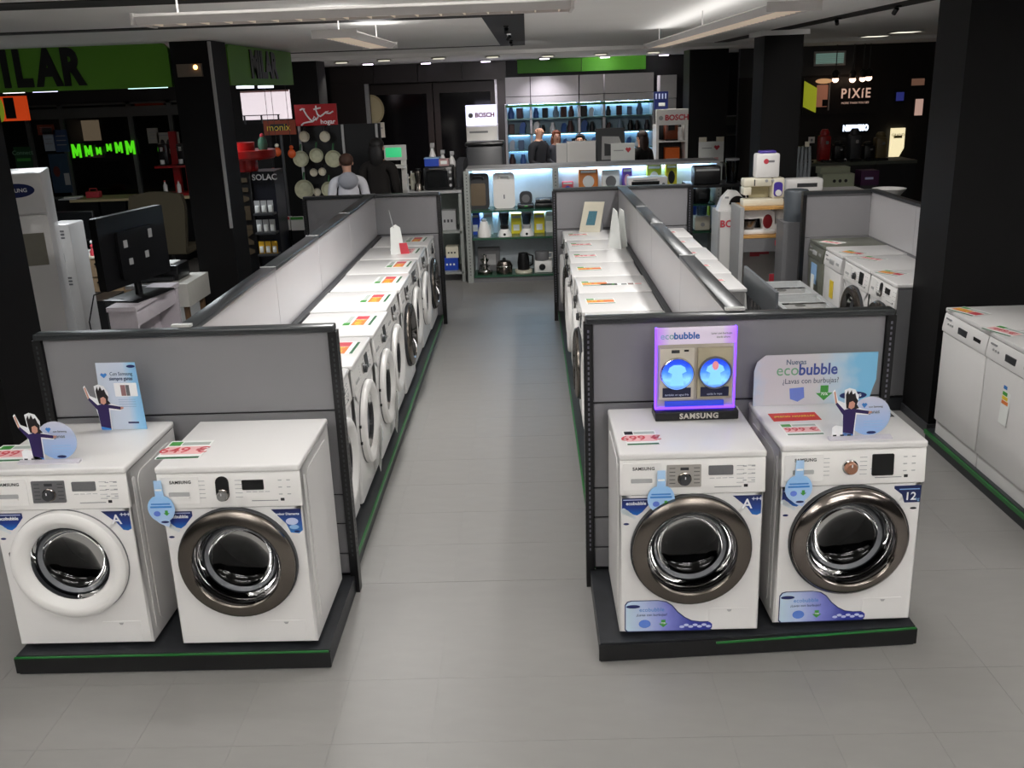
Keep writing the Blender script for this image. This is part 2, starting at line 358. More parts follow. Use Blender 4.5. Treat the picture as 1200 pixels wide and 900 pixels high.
gondola(.935, 'grey shelving island with the right washing machine row', seams=(5.69, 7.07, 8.05), skew=.08)
# ------------------------------------------------------------------ washing machines
def plate_hole(mb, x0, z0, x1, z1, cx, cz, r, y, n=48):
    ang = sorted(set([2*PI*k/n for k in range(n)]+[math.atan2(z-cz, x-cx) % (2*PI) for x in (x0, x1) for z in (z0, z1)]))
    ci, ou = [], []
    for a in ang:
        c, s_ = math.cos(a), math.sin(a); ci.append((cx+r*c, y, cz+r*s_))
        t = min((x1-cx)/c if c > 1e-9 else (x0-cx)/c if c < -1e-9 else 1e9, (z1-cz)/s_ if s_ > 1e-9 else (z0-cz)/s_ if s_ < -1e-9 else 1e9)
        ou.append((cx+t*c, y, cz+t*s_))
    k = len(ang); mb.add(ci+ou, [(i, (i+1) % k, (i+1) % k+k, i+k) for i in range(k)])
def badge(parent, poly, y, m, name='sticker', label=None):
    return MB().prism(poly, y, y-.0012, 'xz').build(name, m, parent, False, label=label)
A3M = grad('energy_badge_print', [(0, (44, 120, 196)), (.35, (28, 62, 140)), (1, (16, 22, 66))], 2, .555, .66)
ECOM = grad('eco_badge_print', [(0, (24, 112, 200)), (.4, (18, 50, 130)), (1, (14, 18, 62))], 2, .57, .66)
SWM = grad('swoosh_print', [(0, (206, 232, 240)), (.38, (186, 200, 234)), (.68, (130, 136, 214)), (1, (44, 54, 150))], 0, -.29, .03, noise=.12, nscale=25)
TAGM = grad('drop_tag_print', [(0, (216, 220, 244)), (.3, (176, 204, 240)), (.75, (150, 196, 240)), (1, (176, 210, 244))], 2, -.12, .1)
def arrow(mb_parent, cx, cz, s, y, m=GREENP, name='arrow_icon'):
    return badge(mb_parent, [(cx-s*.45, cz+s*.9), (cx+s*.45, cz+s*.9), (cx+s*.45, cz), (cx+s*.95, cz), (cx, cz-s*.9), (cx-s*.95, cz), (cx-s*.45, cz)], y, m, name)
def drop_tag(parent, x, z, y):
    pts = [(-.016, .125), (.016, .125), (.018, .055)] + circ(0, 0, .056, .062, 22, 62, -62) + [(.030, -.064), (.022, -.082), (.004, -.076), (-.014, -.066)] + circ(0, 0, .056, .062, 22, 242, 118) + [(-.018, .055)]
    o = MB().prism(pts, -.0012, .0012, 'xz').build('hanging_tag', TAGM, parent, False, loc=(x, y, z), label='pale blue drop-shaped tag')
    badge(o, rrect(-.045, .004, .045, .012, .003), -.0012, BLUE, 'tag_line'); badge(o, rrect(-.04, .018, .04, .024, .002), -.0012, BLUE, 'tag_line')
    badge(o, circ(-.02, -.022, .014, .012), -.0012, mat('periwinkle_print', (96, 124, 214), .4), 'cube_icon'); arrow(o, .02, -.02, .013, -.0012)
    badge(o, circ(.008, -.06, .017, .005, 14), -.0012, NAVY, 'logo_oval')
    badge(o, rrect(-.014, .08, .014, .088, .002), -.0012, WHITEINK, 'tag_line')
    return o
def swoosh(parent):
    p = [(-.272, .035), (-.262, .025), (.09, .025), (.10, .035), (.10, .052), (.09, .062), (.045, .062), (.01, .068), (-.02, .085), (-.05, .112), (-.075, .145), (-.10, .163), (-.13, .17), (-.245, .17), (-.262, .165), (-.272, .15)]
    o2 = badge(parent, [(x+(-.004 if x < -.1 else .003), z+(-.004 if z < .06 else .003)) for x, z in p], 0, NAVY, 'sticker', 'wavy blue promotional sticker')
    o = badge(o2, p, -.0012, SWM, 'sticker_print')
    badge(o2, circ(-.24, .145, .03, .008, 16), -.0024, NAVY, 'logo_oval')
    text('ecobubble', .026, BLUE, o2, (-.16, -.0026, .128)); text('¿Lavas con burbujas?', .016, NAVY, o2, (-.16, -.0026, .103))
    badge(o2, circ(-.19, .06, .026, .02, 14), -.0024, mat('cube_blue', (92, 130, 214), .4), 'cube_icon'); arrow(o2, -.11, .06, .02, -.0024); text('70%', .011, WHITEINK, o2, (-.11, -.004, .062))
    for i in range(7): badge(o2, circ(-.03+i*.019, .042+.008*(i % 2), .011, .006, 10), -.0024, LILAC, 'bubble')
    return o2
def washer(label, style='white', loc=(0, 0, 0), rz=0, group=None, W=.6, D=.5615, badges=None, dial='round', brand='SAMSUNG', lean=.012, tag_at=None, swo=False, flap=True, side=True, glass_r=.164):
    t = thing('washing_machine', label, 'washing machine', loc, rz, group); a = W/2-.003; zc = .415
    b = MB(); z0, z1 = .018, .664
    plate_hole(b, -a+.008, z0+.006, a-.008, z1, 0, zc, .205, 0)
    b.add([(-a+.008, 0, z0+.006), (-a+.008, 0, z1), (-a, .010, z1), (-a, .010, z0)], [(0, 1, 2, 3)]); b.add([(a-.008, 0, z0+.006), (a-.008, 0, z1), (a, .010, z1), (a, .010, z0)], [(0, 3, 2, 1)])
    b.add([(-a+.008, 0, z0+.006), (a-.008, 0, z0+.006), (a, .010, z0), (-a, .010, z0)], [(0, 3, 2, 1)])
    zt = .82
    b.add([(-a, .01, z0), (-a, D-.01, z0), (-a, D-.01, zt), (-a, .01, zt)], [(0, 1, 2, 3)]); b.add([(a, .01, z0), (a, D-.01, z0), (a, D-.01, zt), (a, .01, zt)], [(0, 3, 2, 1)])
    b.add([(-a, D-.01, z0), (a, D-.01, z0), (a, D-.01, zt), (-a, D-.01, zt)], [(0, 1, 2, 3)]); b.add([(-a, .01, z0), (a, .01, z0), (a, D-.01, z0), (-a, D-.01, z0)], [(0, 1, 2, 3)])
    b.add([(-a, .01, z1), (a, .01, z1), (a, .01, zt), (-a, .01, zt)], [(0, 3, 2, 1)])
    if side:
        for s in (-1, 1):
            for y0_, y1_ in ((.05, .075), (.10, D-.06)): b.prism(rrect(y0_, .06, y1_, .78, min(.012, .08 if y1_-y0_ > .1 else .012) if y1_-y0_ < .1 else .05), s*(a-.001), s*(a+.003), 'yz')
    b.build('body', WHITE, t)
    MB().box(-W/2, -.004, .820, W/2, D, .85, b=.009, seg=3).build('top', WHITE, t)
    for sx in (-1, 1):
        for y in (.05, D-.06): MB().cyl((sx*(a-.05), y, 0), .02, .02, 10).build('foot', BLACK, t)
    # control panel, leaning back a little
    cpn = MB().prism([(.009, .668), (-.006, .668), (-.008, .674), (lean-.008, .812), (lean-.004, .8185), (.05, .8185), (.05, .668)], -a, a, 'yz').build('control_panel', WPLAS, t)
    ly = lambda z: -.008+lean*(z-.674)/.138
    def slab(x0, z0_, x1, z1_, th, m, name, par=cpn, r=.004, lab=None):      # a piece lying on the sloping panel
        o = MB().prism(rrect(x0, z0_, x1, z1_, r), 0.001, -th, 'xz').build(name, m, par, False, label=lab)
        zm = (z0_+z1_)/2; ang = -math.atan(lean/.138)
        o.location = (0, ly(zm)*1.0-zm*math.sin(-ang)*0, 0); o.rotation_euler = (0, 0, 0)
        sh = Matrix.Identity(4)
        for v in o.data.vertices: v.co.y += ly(v.co.z)-ly(zm)
        return o
    dr = slab(-a+.012, .690, -.125, .805, .003, WPLAS, 'detergent_drawer', r=.006)
    slab(-a+.045, .722, -.165, .740, .0045, LGREY, 'drawer_handle', dr, .004)
    slab(-a+.045, .712, -.165, .722, .007, WPLAS, 'handle_lip', dr, .003)
    if brand: text(brand, .0185, INK, cpn, (-.2, ly(.782)-.0038, .782), (PI/2-.08, 0, 0), bold=.0004, space=1.1)
    def knob(x, z, r, mk, mring=CHROME):
        k = MB().lathe([(r*1.15, .002), (r*1.15, -.006), (r, -.008), (r*.92, -.024), (r*.8, -.027), (.0001, -.027)], 28, (x, ly(z), z), 'y').build('program_dial', mk, cpn)
        MB().lathe([(r*1.2, .001), (r*1.2, -.007), (r*1.02, -.009), (r*1.02, .001)], 28, (x, ly(z), z), 'y').build('dial_ring', mring, k)
        MB().box(x-.002, ly(z)-.0285, z+r*.3, x+.002, ly(z)-.026, z+r*.75).build('pointer', WHITEINK, k); return k
    if dial == 'plate':
        slab(-.105, .700, .035, .795, .004, mat('silver_dial_plate', (176, 172, 166), .38, .45, stretch=(1, 1, 10)) if style != 'white' else mat('grey_dial_plate', (118, 118, 120), .35, .4), 'dial_plate', r=.004)
        knob(-.033, .735, .024, DGREY, SMOKE)
        mk = MB()
        for i in range(5):
            for s in (-1, 1): mk.box(-.033+s*.05-.012, ly(.72+i*.016)-.0052, .716+i*.016, -.033+s*.05+.012, ly(.72+i*.016)-.0035, .7185+i*.016)
        mk.box(-.05, ly(.78)-.0052, .772, -.016, ly(.78)-.0035, .784)
        mk.build('dial_marks', DGREY, cpn)['kind'] = 'stuff'
        d = slab(.065, .748, .165, .788, .004, SCREENG, 'display')
    elif dial == 'oval':
        slab(-.055, .700, .0, .812-.008, .005, BLACK, 'dial_plate', r=.026)
        knob(-.0275, .724, .022, mat('silver_plastic', (150, 150, 148), .3, .7), SMOKE)
        slab(.055, .744, .145, .786, .004, SCREEN, 'display')
    else:
        knob(-.015, .745, .027, mat('bronze_dial', (176, 128, 104), .3, .7) if style == 'chromebig' else DGREY, CHROME)
        slab(.075, .705, .165, .797, .004, SCREEN, 'display', r=.006)
    mk = MB()
    for k in range(2):
        x0 = (-.13 if dial != 'plate' else .18) + k*(.155 if dial != 'plate' else .045)
        for i in range(5):
            z = .712+i*.018; mk.box(x0, ly(z)-.0012, z, x0+.03, ly(z)+.001, z+.0022)
    for i in range(4): mk.box(.07+i*.026, ly(.735)-.0012, .733, .09+i*.026, ly(.735)+.001, .7352)
    for i in range(3):
        for j in range(2): mk.box(.205+j*.035, ly(.72+i*.03)-.0012, .72+i*.03, .22+j*.035, ly(.72+i*.03)+.001, .7235+i*.03)
    mk.build('panel_marks', mat('pale_grey_ink', (168, 168, 170), .5), cpn)['kind'] = 'stuff'
    slab(.21, .693, .226, .705, .001, INK, 'standby_mark', r=.002)
    MB().box(.09, ly(.696)-.001, .694, .2, ly(.696)+.001, .697).build('model_line', GREYINK, cpn)
    # door
    rings = {'white': (WPLAS, [(.248, .0), (.2485, -.014), (.2465, -.03), (.237, -.038), (.212, -.040), (.200, -.036), (.178, -.020), (.170, -.012), (.166, .01)]),
             'chrome': (STEEL, [(.248, .0), (.249, -.02), (.246, -.034), (.240, -.038), (.215, -.046), (.194, -.050), (.188, -.046), (.184, -.036), (.182, .0)]),
             'chromebig': (SMOKE, [(.246, .0), (.247, -.022), (.243, -.034), (.236, -.040), (.215, -.052), (.196, -.056), (.190, -.052), (.186, -.04), (.184, .0)])}
    mring, prof = rings[style]
    dn = MB().lathe(prof, 56, (0, 0, zc), 'y').build('door', mring, t)
    if style != 'white':
        MB().lathe([(.253, .0), (.2545, -.012), (.2525, -.020), (.2495, -.022), (.2485, 0)], 56, (0, 0, zc), 'y').build('door_edge', DGREY, dn)
        MB().lathe([(.185, -.044), (.180, -.036), (.170, -.012), (.164, .012), (.160, .04), (.158, .06)], 48, (0, 0, zc), 'y').build('inner_bezel', DCHROME, dn)
    else:
        MB().lathe([(.251, .001), (.251, -.004), (.248, -.006)], 56, (0, 0, zc), 'y').build('door_edge', MGREY, dn)
        for dz in (.05, -.05): MB().box(-.254, -.012, zc+dz-.008, -.244, .0, zc+dz+.008).build('hinge', BLACK, dn)
    g = glass_r
    MB().lathe([(g+.004, -.012), (g, -.004), (g-.012, .028), (g-.03, .06), (g-.06, .078), (.04, .086), (.0001, .088)], 40, (0, 0, zc), 'y').build('door_glass', GLASSD, dn)
    MB().lathe([(g-.006, .014), (g-.016, .034), (g-.024, .034), (g-.014, .012)], 40, (0, 0, zc), 'y').build('glass_rim', mat('grey_glass_rim', (120, 122, 126), .2), dn)
    MB().lathe([(.204, .002), (.196, .03), (.172, .05), (.168, .085), (.176, .1), (.182, .12)], 40, (0, 0, zc), 'y').build('gasket', RUBBER, t)
    MB().lathe([(.182, .12), (.225, .125), (.228, .36), (.12, .375), (.0001, .37)], 40, (0, 0, zc), 'y').build('drum', DRUM, t)
    if flap:
        f = MB().prism(rrect(.085, .028, .255, .128, .006), .0004, -.0022, 'xz').build('filter_flap', WHITE, t, False)
        MB().prism([(.16, .122), (.182, .122), (.176, .112), (.166, .112)], -.002, -.004, 'xz').build('flap_notch', LGREY, f, False)
    if badges:
        for bd in badges:
            if bd == 'A':
                o = badge(t, [(.168, .652), (.286, .652), (.286, .57), (.27, .562), (.25, .566), (.228, .598)], 0, A3M, label='dark blue energy class sticker')
                text('A', .062, WHITEINK, o, (.228, -.0014, .612), bold=.0008); text('+++', .03, WHITEINK, o, (.268, -.0014, .635), space=.8)
            if bd == 'eco':
                o = badge(t, [(-.288, .652), (-.17, .652), (-.17, .63), (-.205, .588), (-.225, .574), (-.25, .58), (-.262, .596), (-.288, .606)], 0, ECOM, label='dark blue bubble sticker')
                text('ecobubble', .021, WHITEINK, o, (-.23, -.0014, .628), bold=.0005, sx=.95)
                badge(o, rrect(-.283, .643, -.177, .646, .001), -.0012, LILAC, 'fine_print')
                for i in range(6): badge(o, circ(-.282+i*.009, .596-i*.006, .012-.001*i, None, 12), -.0012, mat('foam_print', (214, 222, 226), .4), 'bubble')
                badge(o, circ(-.27, .535, .012, .005, 12), -.0002, NAVY, 'logo_oval')
            if bd == 'soft':
                o = badge(t, [(.162, .652), (.286, .652), (.286, .555), (.27, .54), (.235, .545), (.22, .585)], 0, grad('softcare_print', [(0, (54, 122, 190)), (.4, (40, 84, 160)), (1, (20, 26, 80))], 2, .54, .65), label='blue drum-care sticker')
                text('Tambor Diamante', .0145, WHITEINK, o, (.224, -.0014, .63), bold=.0003)
                badge(o, circ(.245, .596, .026, .016), -.0012, LILAC, 'drum_picture'); badge(o, circ(.252, .57, .02, .01), -.0012, PALEB, 'drum_picture')
                badge(o, circ(.262, .55, .012, .004, 12), -.0012, NAVY, 'logo_oval')
            if bd == '12':
                o = badge(t, [(.178, .652), (.29, .652), (.29, .575), (.225, .575), (.212, .612), (.178, .640)], 0, mat('navy_badge', (20, 34, 84), .35), label='navy load capacity sticker')
                text('12', .05, WHITEINK, o, (.248, -.0014, .602), bold=.0008); text('kg', .02, PALEB, o, (.278, -.0014, .59)); badge(o, rrect(.2, .634, .284, .638, .001), -.0012, PALEB, 'fine_print')
                badge(o, circ(.265, .548, .014, .005, 12), -.0002, INK, 'logo_oval')
    if swo: swoosh(t)
    if tag_at: drop_tag(t, tag_at[0], tag_at[1], -.02)
    return t
PL = .1-.008+.001
BASE = .0925
lw1 = washer('white washing machine with a white door ring, leftmost of the front displays', 'white', (-1.999, 3.6047, BASE), -.0066, badges=('eco', 'A'), dial='plate')
lw2 = washer('white washing machine with a grey chrome door, beside the aisle on the left display', 'chrome', (-1.2705, 3.5823, BASE), -.0072, badges=('eco', 'soft'), dial='oval', tag_at=(-.287, .675))
rw1 = washer('white washing machine with chrome door, under the glowing display box', 'chrome', (.6351, 3.5999, BASE), .0025, badges=('eco', 'A'), dial='plate', tag_at=(-.13, .655), swo=True)
rw2 = washer('white washing machine with a 12 kg sticker, under the light blue banner', 'chromebig', (1.3058, 3.6512, BASE), .0243, badges=('eco', '12'), dial='round', tag_at=(-.228, .665), swo=True)
# rows along the islands
ord_ = ['nearest', 'second', 'third', 'fourth', 'fifth', 'sixth', 'seventh', 'eighth', 'ninth']
def rowlabel(i, n, where): return ('farthest' if i == n-1 else ord_[i]) + ' white washing machine ' + ('' if i in (0, n-1) else 'from the near end ') + 'in the ' + where
def row(n, ystart, pitch, xfront, rz, where, group, styles, wid):
    protos = {}; out = []
    for i in range(n):
        st = styles[i % len(styles)]; y = ystart+(i+.5)*pitch; lab = rowlabel(i, n, where)
        dx = ((i*37) % 5-2)*.006
        if st not in protos:
            s_, d_ = st.split('/'); protos[st] = o = washer(lab, s_, (xfront+dx, y, BASE), rz, group, W=wid, D=.53, dial=d_, brand=None, side=False)
        else: o = copy_tree(protos[st], (xfront+dx, y, BASE), rz, lab, group)
        out.append(o)
    return out
lrow = row(8, 4.30, .678, -1.005, PI/2, 'left aisle row', 'washers in the left island row', ['white/plate', 'white/round', 'white/round', 'white/oval', 'chrome/oval', 'white/plate', 'white/oval', 'chrome/round'], .64)
rrow = row(9, 4.30, .601, .335, -PI/2, 'right aisle row', 'washers in the right island row', ['white/plate', 'white/oval', 'white/round', 'chrome/round', 'white/plate', 'white/oval', 'white/round', 'chrome/round', 'white/plate'], .585)
brow = row(5, 6.68, .60, 1.545, PI/2, 'far-side row of right island', 'washers on the far side of the right island', ['white/plate'], .59)
# ------------------------------------------------------------------ cards and stands on the front displays
TOP = BASE+.8502
_pc = {}
def price_card(label, x, y, rz, price='599 €', w=.17, d=.115, kind=0, z=TOP, group='price cards on the machines'):
    t = thing('price_card', label, 'price card', (x, y, z), rz, group); k = (price, w, d, kind)
    if k not in _pc:
        _pc[k] = dict(sheet=MB().box(-w/2, -d/2, 0, w/2, d/2, .0012).mesh('sheet', PAPER),
            logo=MB().box(-w*.46, d*.22, .0012, -w*.2, d*.44, .0018).mesh('logo_block', GREENP if kind != 3 else INK),
            head=MB().box(-w*.17, d*.24, .0012, w*.46, d*.40, .0018).mesh('header_line', mat('faint_ink', (176, 184, 178), .5)),
            blk=MB().box(-w*.46, -d*.26, .0012, w*(.1 if kind == 1 else .46), d*.16, .0017).mesh('price_block', PINKP if kind in (0, 3) else ORANGEP),
            foot=MB().box(-w*.47, -d*.49, .0012, w*.47, -d*.40, .0018).mesh('footer_line', DGREENP))
        if kind == 1: _pc[k]['pic'] = MB().box(w*.13, -d*.26, .0012, w*.46, d*.16, .0017).mesh('picture_block', REDP)
    for n, me in _pc[k].items():
        o = bpy.data.objects.new(me.name, me); COL.objects.link(o); o.parent = t
    if kind in (0, 3): text(price, d*.42, REDP, t, (0, -d*.05, .0019), (0, 0, 0), ext=.0002, bold=.001)
    else: text(price, d*.3, YELLOWP, t, (-w*.18, -d*.05, .0019), (0, 0, 0), ext=.0002, bold=.0008)
    return t
price_card('pink and green price card on the leftmost front washer', *UZ(17, 531, TOP), .02, '499 €', .2, .2)
price_card('pink and green price card on the chrome-door washer of the left display', *UZ(217, 527, TOP), .0, '649 €', .19, .21)
price_card('pink price card on the washer under the glowing display', *UZ(751, 513, TOP), .02, '699 €', .14, .17, 3)
price_card('pink and green price card on the washer with the banner', *UZ(939, 503, TOP), .02, '999 €', .16, .14)
x, y = UZ(931, 488.5, TOP)
rc = thing('promotion_card', 'red promotion card with yellow lettering on the banner washer', 'sign', (x, y, TOP), .03)
part('sheet', mat('bright_red_card', (214, 42, 34), .45), rc, -.105, -.05, 0, .105, .05, .0014)
text('¡PRECIO AMARILLO!', .026, YELLOWP, rc, (0, .003, .0016), (0, 0, 0), ext=.0002, bold=.0009, sx=.78)
x, y = UZ(1036, 485, TOP)
cd_ = thing('energy_card', 'small black card beside the standee on the banner washer', 'card', (x, y, TOP), .02)
part('sheet', BLACK, cd_, -.03, -.04, 0, .03, .04, .0014); part('print', LGREY, cd_, -.02, -.028, .0014, .022, -.01, .002)
def girl(parent, cx, z, s, y, legs=False):           # printed figure of a jumping girl, flat print on card
    q = lambda pts: [(cx+a*s, z+b*s) for a, b in pts]
    L = lambda n, pts, m, dy: MB().prism(q(pts), y-dy, y-dy-.0006, 'xz').build(n, m, parent, False)
    L('figure_outline', [(-.32, 1.02), (-.36, .98), (-.30, .72), (-.16, .56), (-.12, .3), (-.10, .0), (.14, .0), (.16, .46), (.40, .44), (.44, .52), (.16, .62), (.18, .85), (.10, 1.0), (-.02, 1.04), (-.12, 1.0), (-.1, .72), (-.24, .78)], WHITEINK, 0)
    L('printed_jeans', [(-.1, .0), (.12, .0), (.12, .12), (-.1, .14)], BLUE, .0006)
    L('printed_jumper', [(-.10, .08), (.12, .03), (.14, .50), (.40, .46), (.41, .53), (.14, .58), (.02, .60), (-.10, .57), (-.26, .74), (-.29, .70), (-.12, .46)], JUMPP, .001)
    L('printed_hand', [(-.26, .74), (-.29, .71), (-.34, .96), (-.31, .98)], SKINP, .001)
    L('printed_hand', [(.40, .46), (.47, .49), (.47, .52), (.41, .53)], SKINP, .001)
    L('printed_hair', [(-.06, .60), (-.08, .74), (-.09, .90), (-.05, .99), (-.03, .9), (.02, .995), (.05, .9), (.10, .93), (.13, .82), (.17, .76), (.15, .68), (.20, .6), (.13, .58)], HAIRP, .0014)
    L('printed_face', [(-.02, .62), (.04, .58), (.1, .62), (.11, .71), (.06, .76), (-.01, .73)], SKINP, .0018)
STP = grad('leaflet_print', [(0, (206, 214, 228)), (.66, (200, 212, 230)), (.84, (150, 200, 234)), (1, (128, 184, 228))], 0, -.1, .1)
x, y = UZ(147, 503, TOP); (x0, z0), (x1, z1) = U(118, 503, y), U(173, 424, y)
H_ = z1-TOP
st = thing('leaflet_stand', 'tall pale blue cardboard leaflet stand with girl on the leftmost washer', 'cardboard stand', (x, y, TOP), -.05)
MB().prism([(-.1, 0), (.102, 0), (.092, H_), (-.09, H_)], 0, .004, 'xz').build('back_card', STP, st, False)
MB().prism([(.0, 0), (.11, .0), (.02, H_*.6)], -.004, .004, 'yz').build('rear_strut', PALEB, st, False)
text('Con Samsung', .024, mat('slate_blue_ink', (70, 86, 116), .5), st, (.022, -.001, H_*.835), sx=.8); text('siempre ganas', .024, mat('slate_blue_ink', (70, 86, 116), .5), st, (.018, -.001, H_*.765), sx=.8, bold=.0004)
MB().prism([(-.06, H_*.775), (-.076, H_*.825), (-.069, H_*.85), (-.06, H_*.835), (-.051, H_*.85), (-.044, H_*.825)], -.0012, 0, 'xz').build('heart_icon', BLUE, st, False)
MB().prism(circ(.072, H_*.945, .02, .007, 16), -.0012, 0, 'xz').build('logo_oval', NAVY, st, False)
MB().prism(rrect(-.02, H_*.5, .085, H_*.7, .003), -.0012, 0, 'xz').build('photo_panel', WHITEINK, st, False)
MB().prism(rrect(.01, H_*.51, .032, H_*.67, .001), -.002, -.001, 'xz').build('fridge_picture', mat('rosewood_print', (150, 110, 110), .4), st, False); MB().prism(rrect(.034, H_*.51, .05, H_*.67, .001), -.002, -.001, 'xz').build('fridge_picture', MGREY, st, False)
for i in range(4): MB().box(-.01, -.0012, H_*(.45-.035*i), .07, 0, H_*(.455-.035*i)).build('print_line', mat('dull_blue_ink', (132, 158, 190), .5), st)
MB().box(.02, -.0012, H_*.09, .07, 0, H_*.115).build('print_line', NAVY, st)
girl(st, -.088, .0, .21, -.004)
def round_standee(label, px, py, y_off=0, s=1, rz=0):
    x, y = UZ(px, py, TOP)
    t = thing('round_standee', label, 'cardboard stand', (x, y, TOP), rz)
    MB().prism([(0, 0), (-.03, 0), (-.03, .006), (-.004, .012), (0, .012)], -.115, .145, 'yz').build('foot_strip', mat('frosted_plastic', (206, 202, 210), .3), t, False)
    tilt = thing('x', 'x', 'x'); bpy.data.objects.remove(tilt)
    d = MB().prism(circ(.055, .094, .084, .084, 30), .002, -.001, 'xz').build('disc', grad('standee_print', [(0, (140, 176, 226)), (.5, (172, 190, 226)), (1, (206, 206, 222))], 2, .01, .18), t, False)
    MB().prism([(.028, .13), (.016, .146), (.023, .153), (.028, .149), (.033, .153), (.04, .146)], -.0008, -.002, 'xz').build('heart_icon', BLUE, d, False)
    text('ganas', .022, MGREY, d, (.07, -.0016, .112)); text('con Samsung', .011, MGREY, d, (.075, -.0016, .134))
    for i in range(3): MB().box(.03, -.002, .07-.012*i, .11, -.0008, .073-.012*i).build('print_line', PALEB, d)
    MB().prism(circ(.065, .022, .02, .006, 14), -.0008, -.002, 'xz').build('logo_oval', NAVY, d, False)
    girl(t, -.035, .012, .2, -.003)
    MB().prism([(-.10, .012), (-.02, .012), (-.035, .04), (-.06, .055), (-.085, .06), (-.10, .05)], -.0036, -.0042, 'xz').build('printed_dog', WHITEINK, t, False)
    for k in range(3): MB().box(-.095+.03*k, -.0052, .012, -.08+.03*k, -.0043, .018).build('printed_paw', INK, t)
    return t
round_standee('round blue standee with girl at front of the leftmost washer', 56, 541)
round_standee('round blue standee with girl on the washer with 12 kg sticker', 1002, 513, rz=.03)
# glowing display box
x, y = UZ(817, 491, TOP); (xa, za), (xb, zb) = U(768, 491, y), U(866, 384, y); Wb = (xb-xa)/2; Hb = zb-TOP
gb = thing('display_box', 'glowing ecobubble display box on a black base above a washer', 'display', ((xa+xb)/2, y, TOP), .01)
GLOWP = mat('violet_light_edge', (120, 70, 255), .4, emit=(110, 60, 255), es=2.6)
MB().box(-Wb-.004, -.02, 0, Wb+.01, .10, .042, b=.006).build('base', BLACK, gb)
text('SAMSUNG', .034, mat('silver_letter', (205, 200, 190), .4, .3), gb, (.012, -.0208, .021), bold=.0012, space=1.15)
bz0, bz1 = .044, Hb
MB().box(-Wb+.01, .03, bz0, Wb-.006, .045, bz1, b=.003).build('back_board', mat('beige_board', (186, 178, 164), .45), gb)
for s in (-1, 1): MB().box(s*(Wb-.004)-.004+(0 if s < 0 else .0), .026, bz0, s*(Wb-.004)+.004, .046, bz1).build('light_edge', GLOWP, gb)
MB().box(-Wb, .02, bz0-.002, Wb, .03, bz0+.008).build('light_edge', GLOWP, gb)
hd = MB().box(-Wb+.004, .024, bz1-.075, Wb-.002, .047, bz1, b=.004).build('header', grad('header_print', [(0, (190, 120, 255)), (.18, (208, 196, 214)), (.82, (208, 196, 214)), (1, (196, 120, 255))], 0, -Wb, Wb, emit=.35), gb)
text('eco', .042, grad('eco_letters', [(0, (150, 190, 226)), (1, (60, 150, 110))], 0, 0, .09), hd, (-Wb+.02, .0225, bz1-.036), align='LEFT'); text('bubble', .042, mat('bubble_blue_ink', (46, 104, 186), .4), hd, (-Wb+.079, .0225, bz1-.036), align='LEFT', bold=.001)
text('Lavar con burbujas', .012, MGREY, hd, (Wb*.62, .0225, bz1-.028)); text('desde ahora', .012, MGREY, hd, (Wb*.66, .0225, bz1-.045))
for s, mm in ((-1, (206, 198, 184)), (1, (176, 166, 140))):
    cx = s*Wb*.47; zz0, zz1 = bz0+.045, bz1-.09
    p = MB().box(cx-Wb*.43, .014, zz0, cx+Wb*.43, .03, zz1, b=.003).build('door_panel', mat('cream_panel%d' % (s+1), mm, .45), gb)
    rr = Wb*.38; zc = (zz0+zz1)/2+.004
    MB().box(cx-Wb*.35, .010, zz0+.012, cx+Wb*.35, .0145, zz0+.055).build('caption', mat('night_blue_print', (16, 20, 58), .4), p); text('también en agua fría' if s < 0 else 'cuida la ropa', .013, LILAC, p, (cx, .0085, zz0+.024))
    r_ = MB().lathe([(rr*1.1, .014), (rr*1.1, .004), (rr*1.04, -.002), (rr*.98, .004), (rr*.97, .012)], 36, (cx, 0, zc), 'y').build('porthole_ring', CHROME if s < 0 else MGREY, p)
    MB().prism(circ(cx, zc, rr*.98, n=30), .012, .008, 'xz').build('lit_picture', grad('lit_blue%d' % (s+1), [(0, (40, 90, 230)), (.45, (120, 180, 255)), (.7, (60, 120, 245)), (1, (24, 60, 190))], 2, zc-rr, zc+rr, emit=1.1, noise=.35, nscale=30), r_, False)
    sh = MB().prism([(cx-.03, zc-rr*.8), (cx+.03, zc-rr*.8), (cx+.022, zc-.0), (cx+rr*.6, zc+.01), (cx+rr*.5, zc+.03), (cx+.015, zc+rr*.6), (cx-.015, zc+rr*.6), (cx-rr*.5, zc+.03), (cx-rr*.6, zc+.01), (cx-.022, zc)], .008, .006, 'xz').build('printed_shirt', mat('lit_shirt', (110, 170, 255), .5, emit=(110, 170, 255), es=1.2), r_, False)
    if s > 0: MB().prism(circ(cx, zc+rr*.5, .014, .02), .006, .004, 'xz').build('printed_neck', mat('lit_skin', (200, 130, 130), .5, emit=(200, 120, 130), es=.7), r_, False)
    else: MB().box(cx-.025, .012, zz1-.02, cx+.01, .0145, zz1-.006).build('panel_mark', DGREY, p); MB().box(cx+.03, .012, zz1-.014, cx+.05, .0145, zz1-.006).build('panel_mark', BLACK, p)
MB().box(-Wb*.75, .02, bz0+.01, Wb*.72, .0296, bz0+.034).build('blue_strip', mat('deep_blue_strip', (40, 70, 190), .4, emit=(40, 60, 210), es=.5), gb)
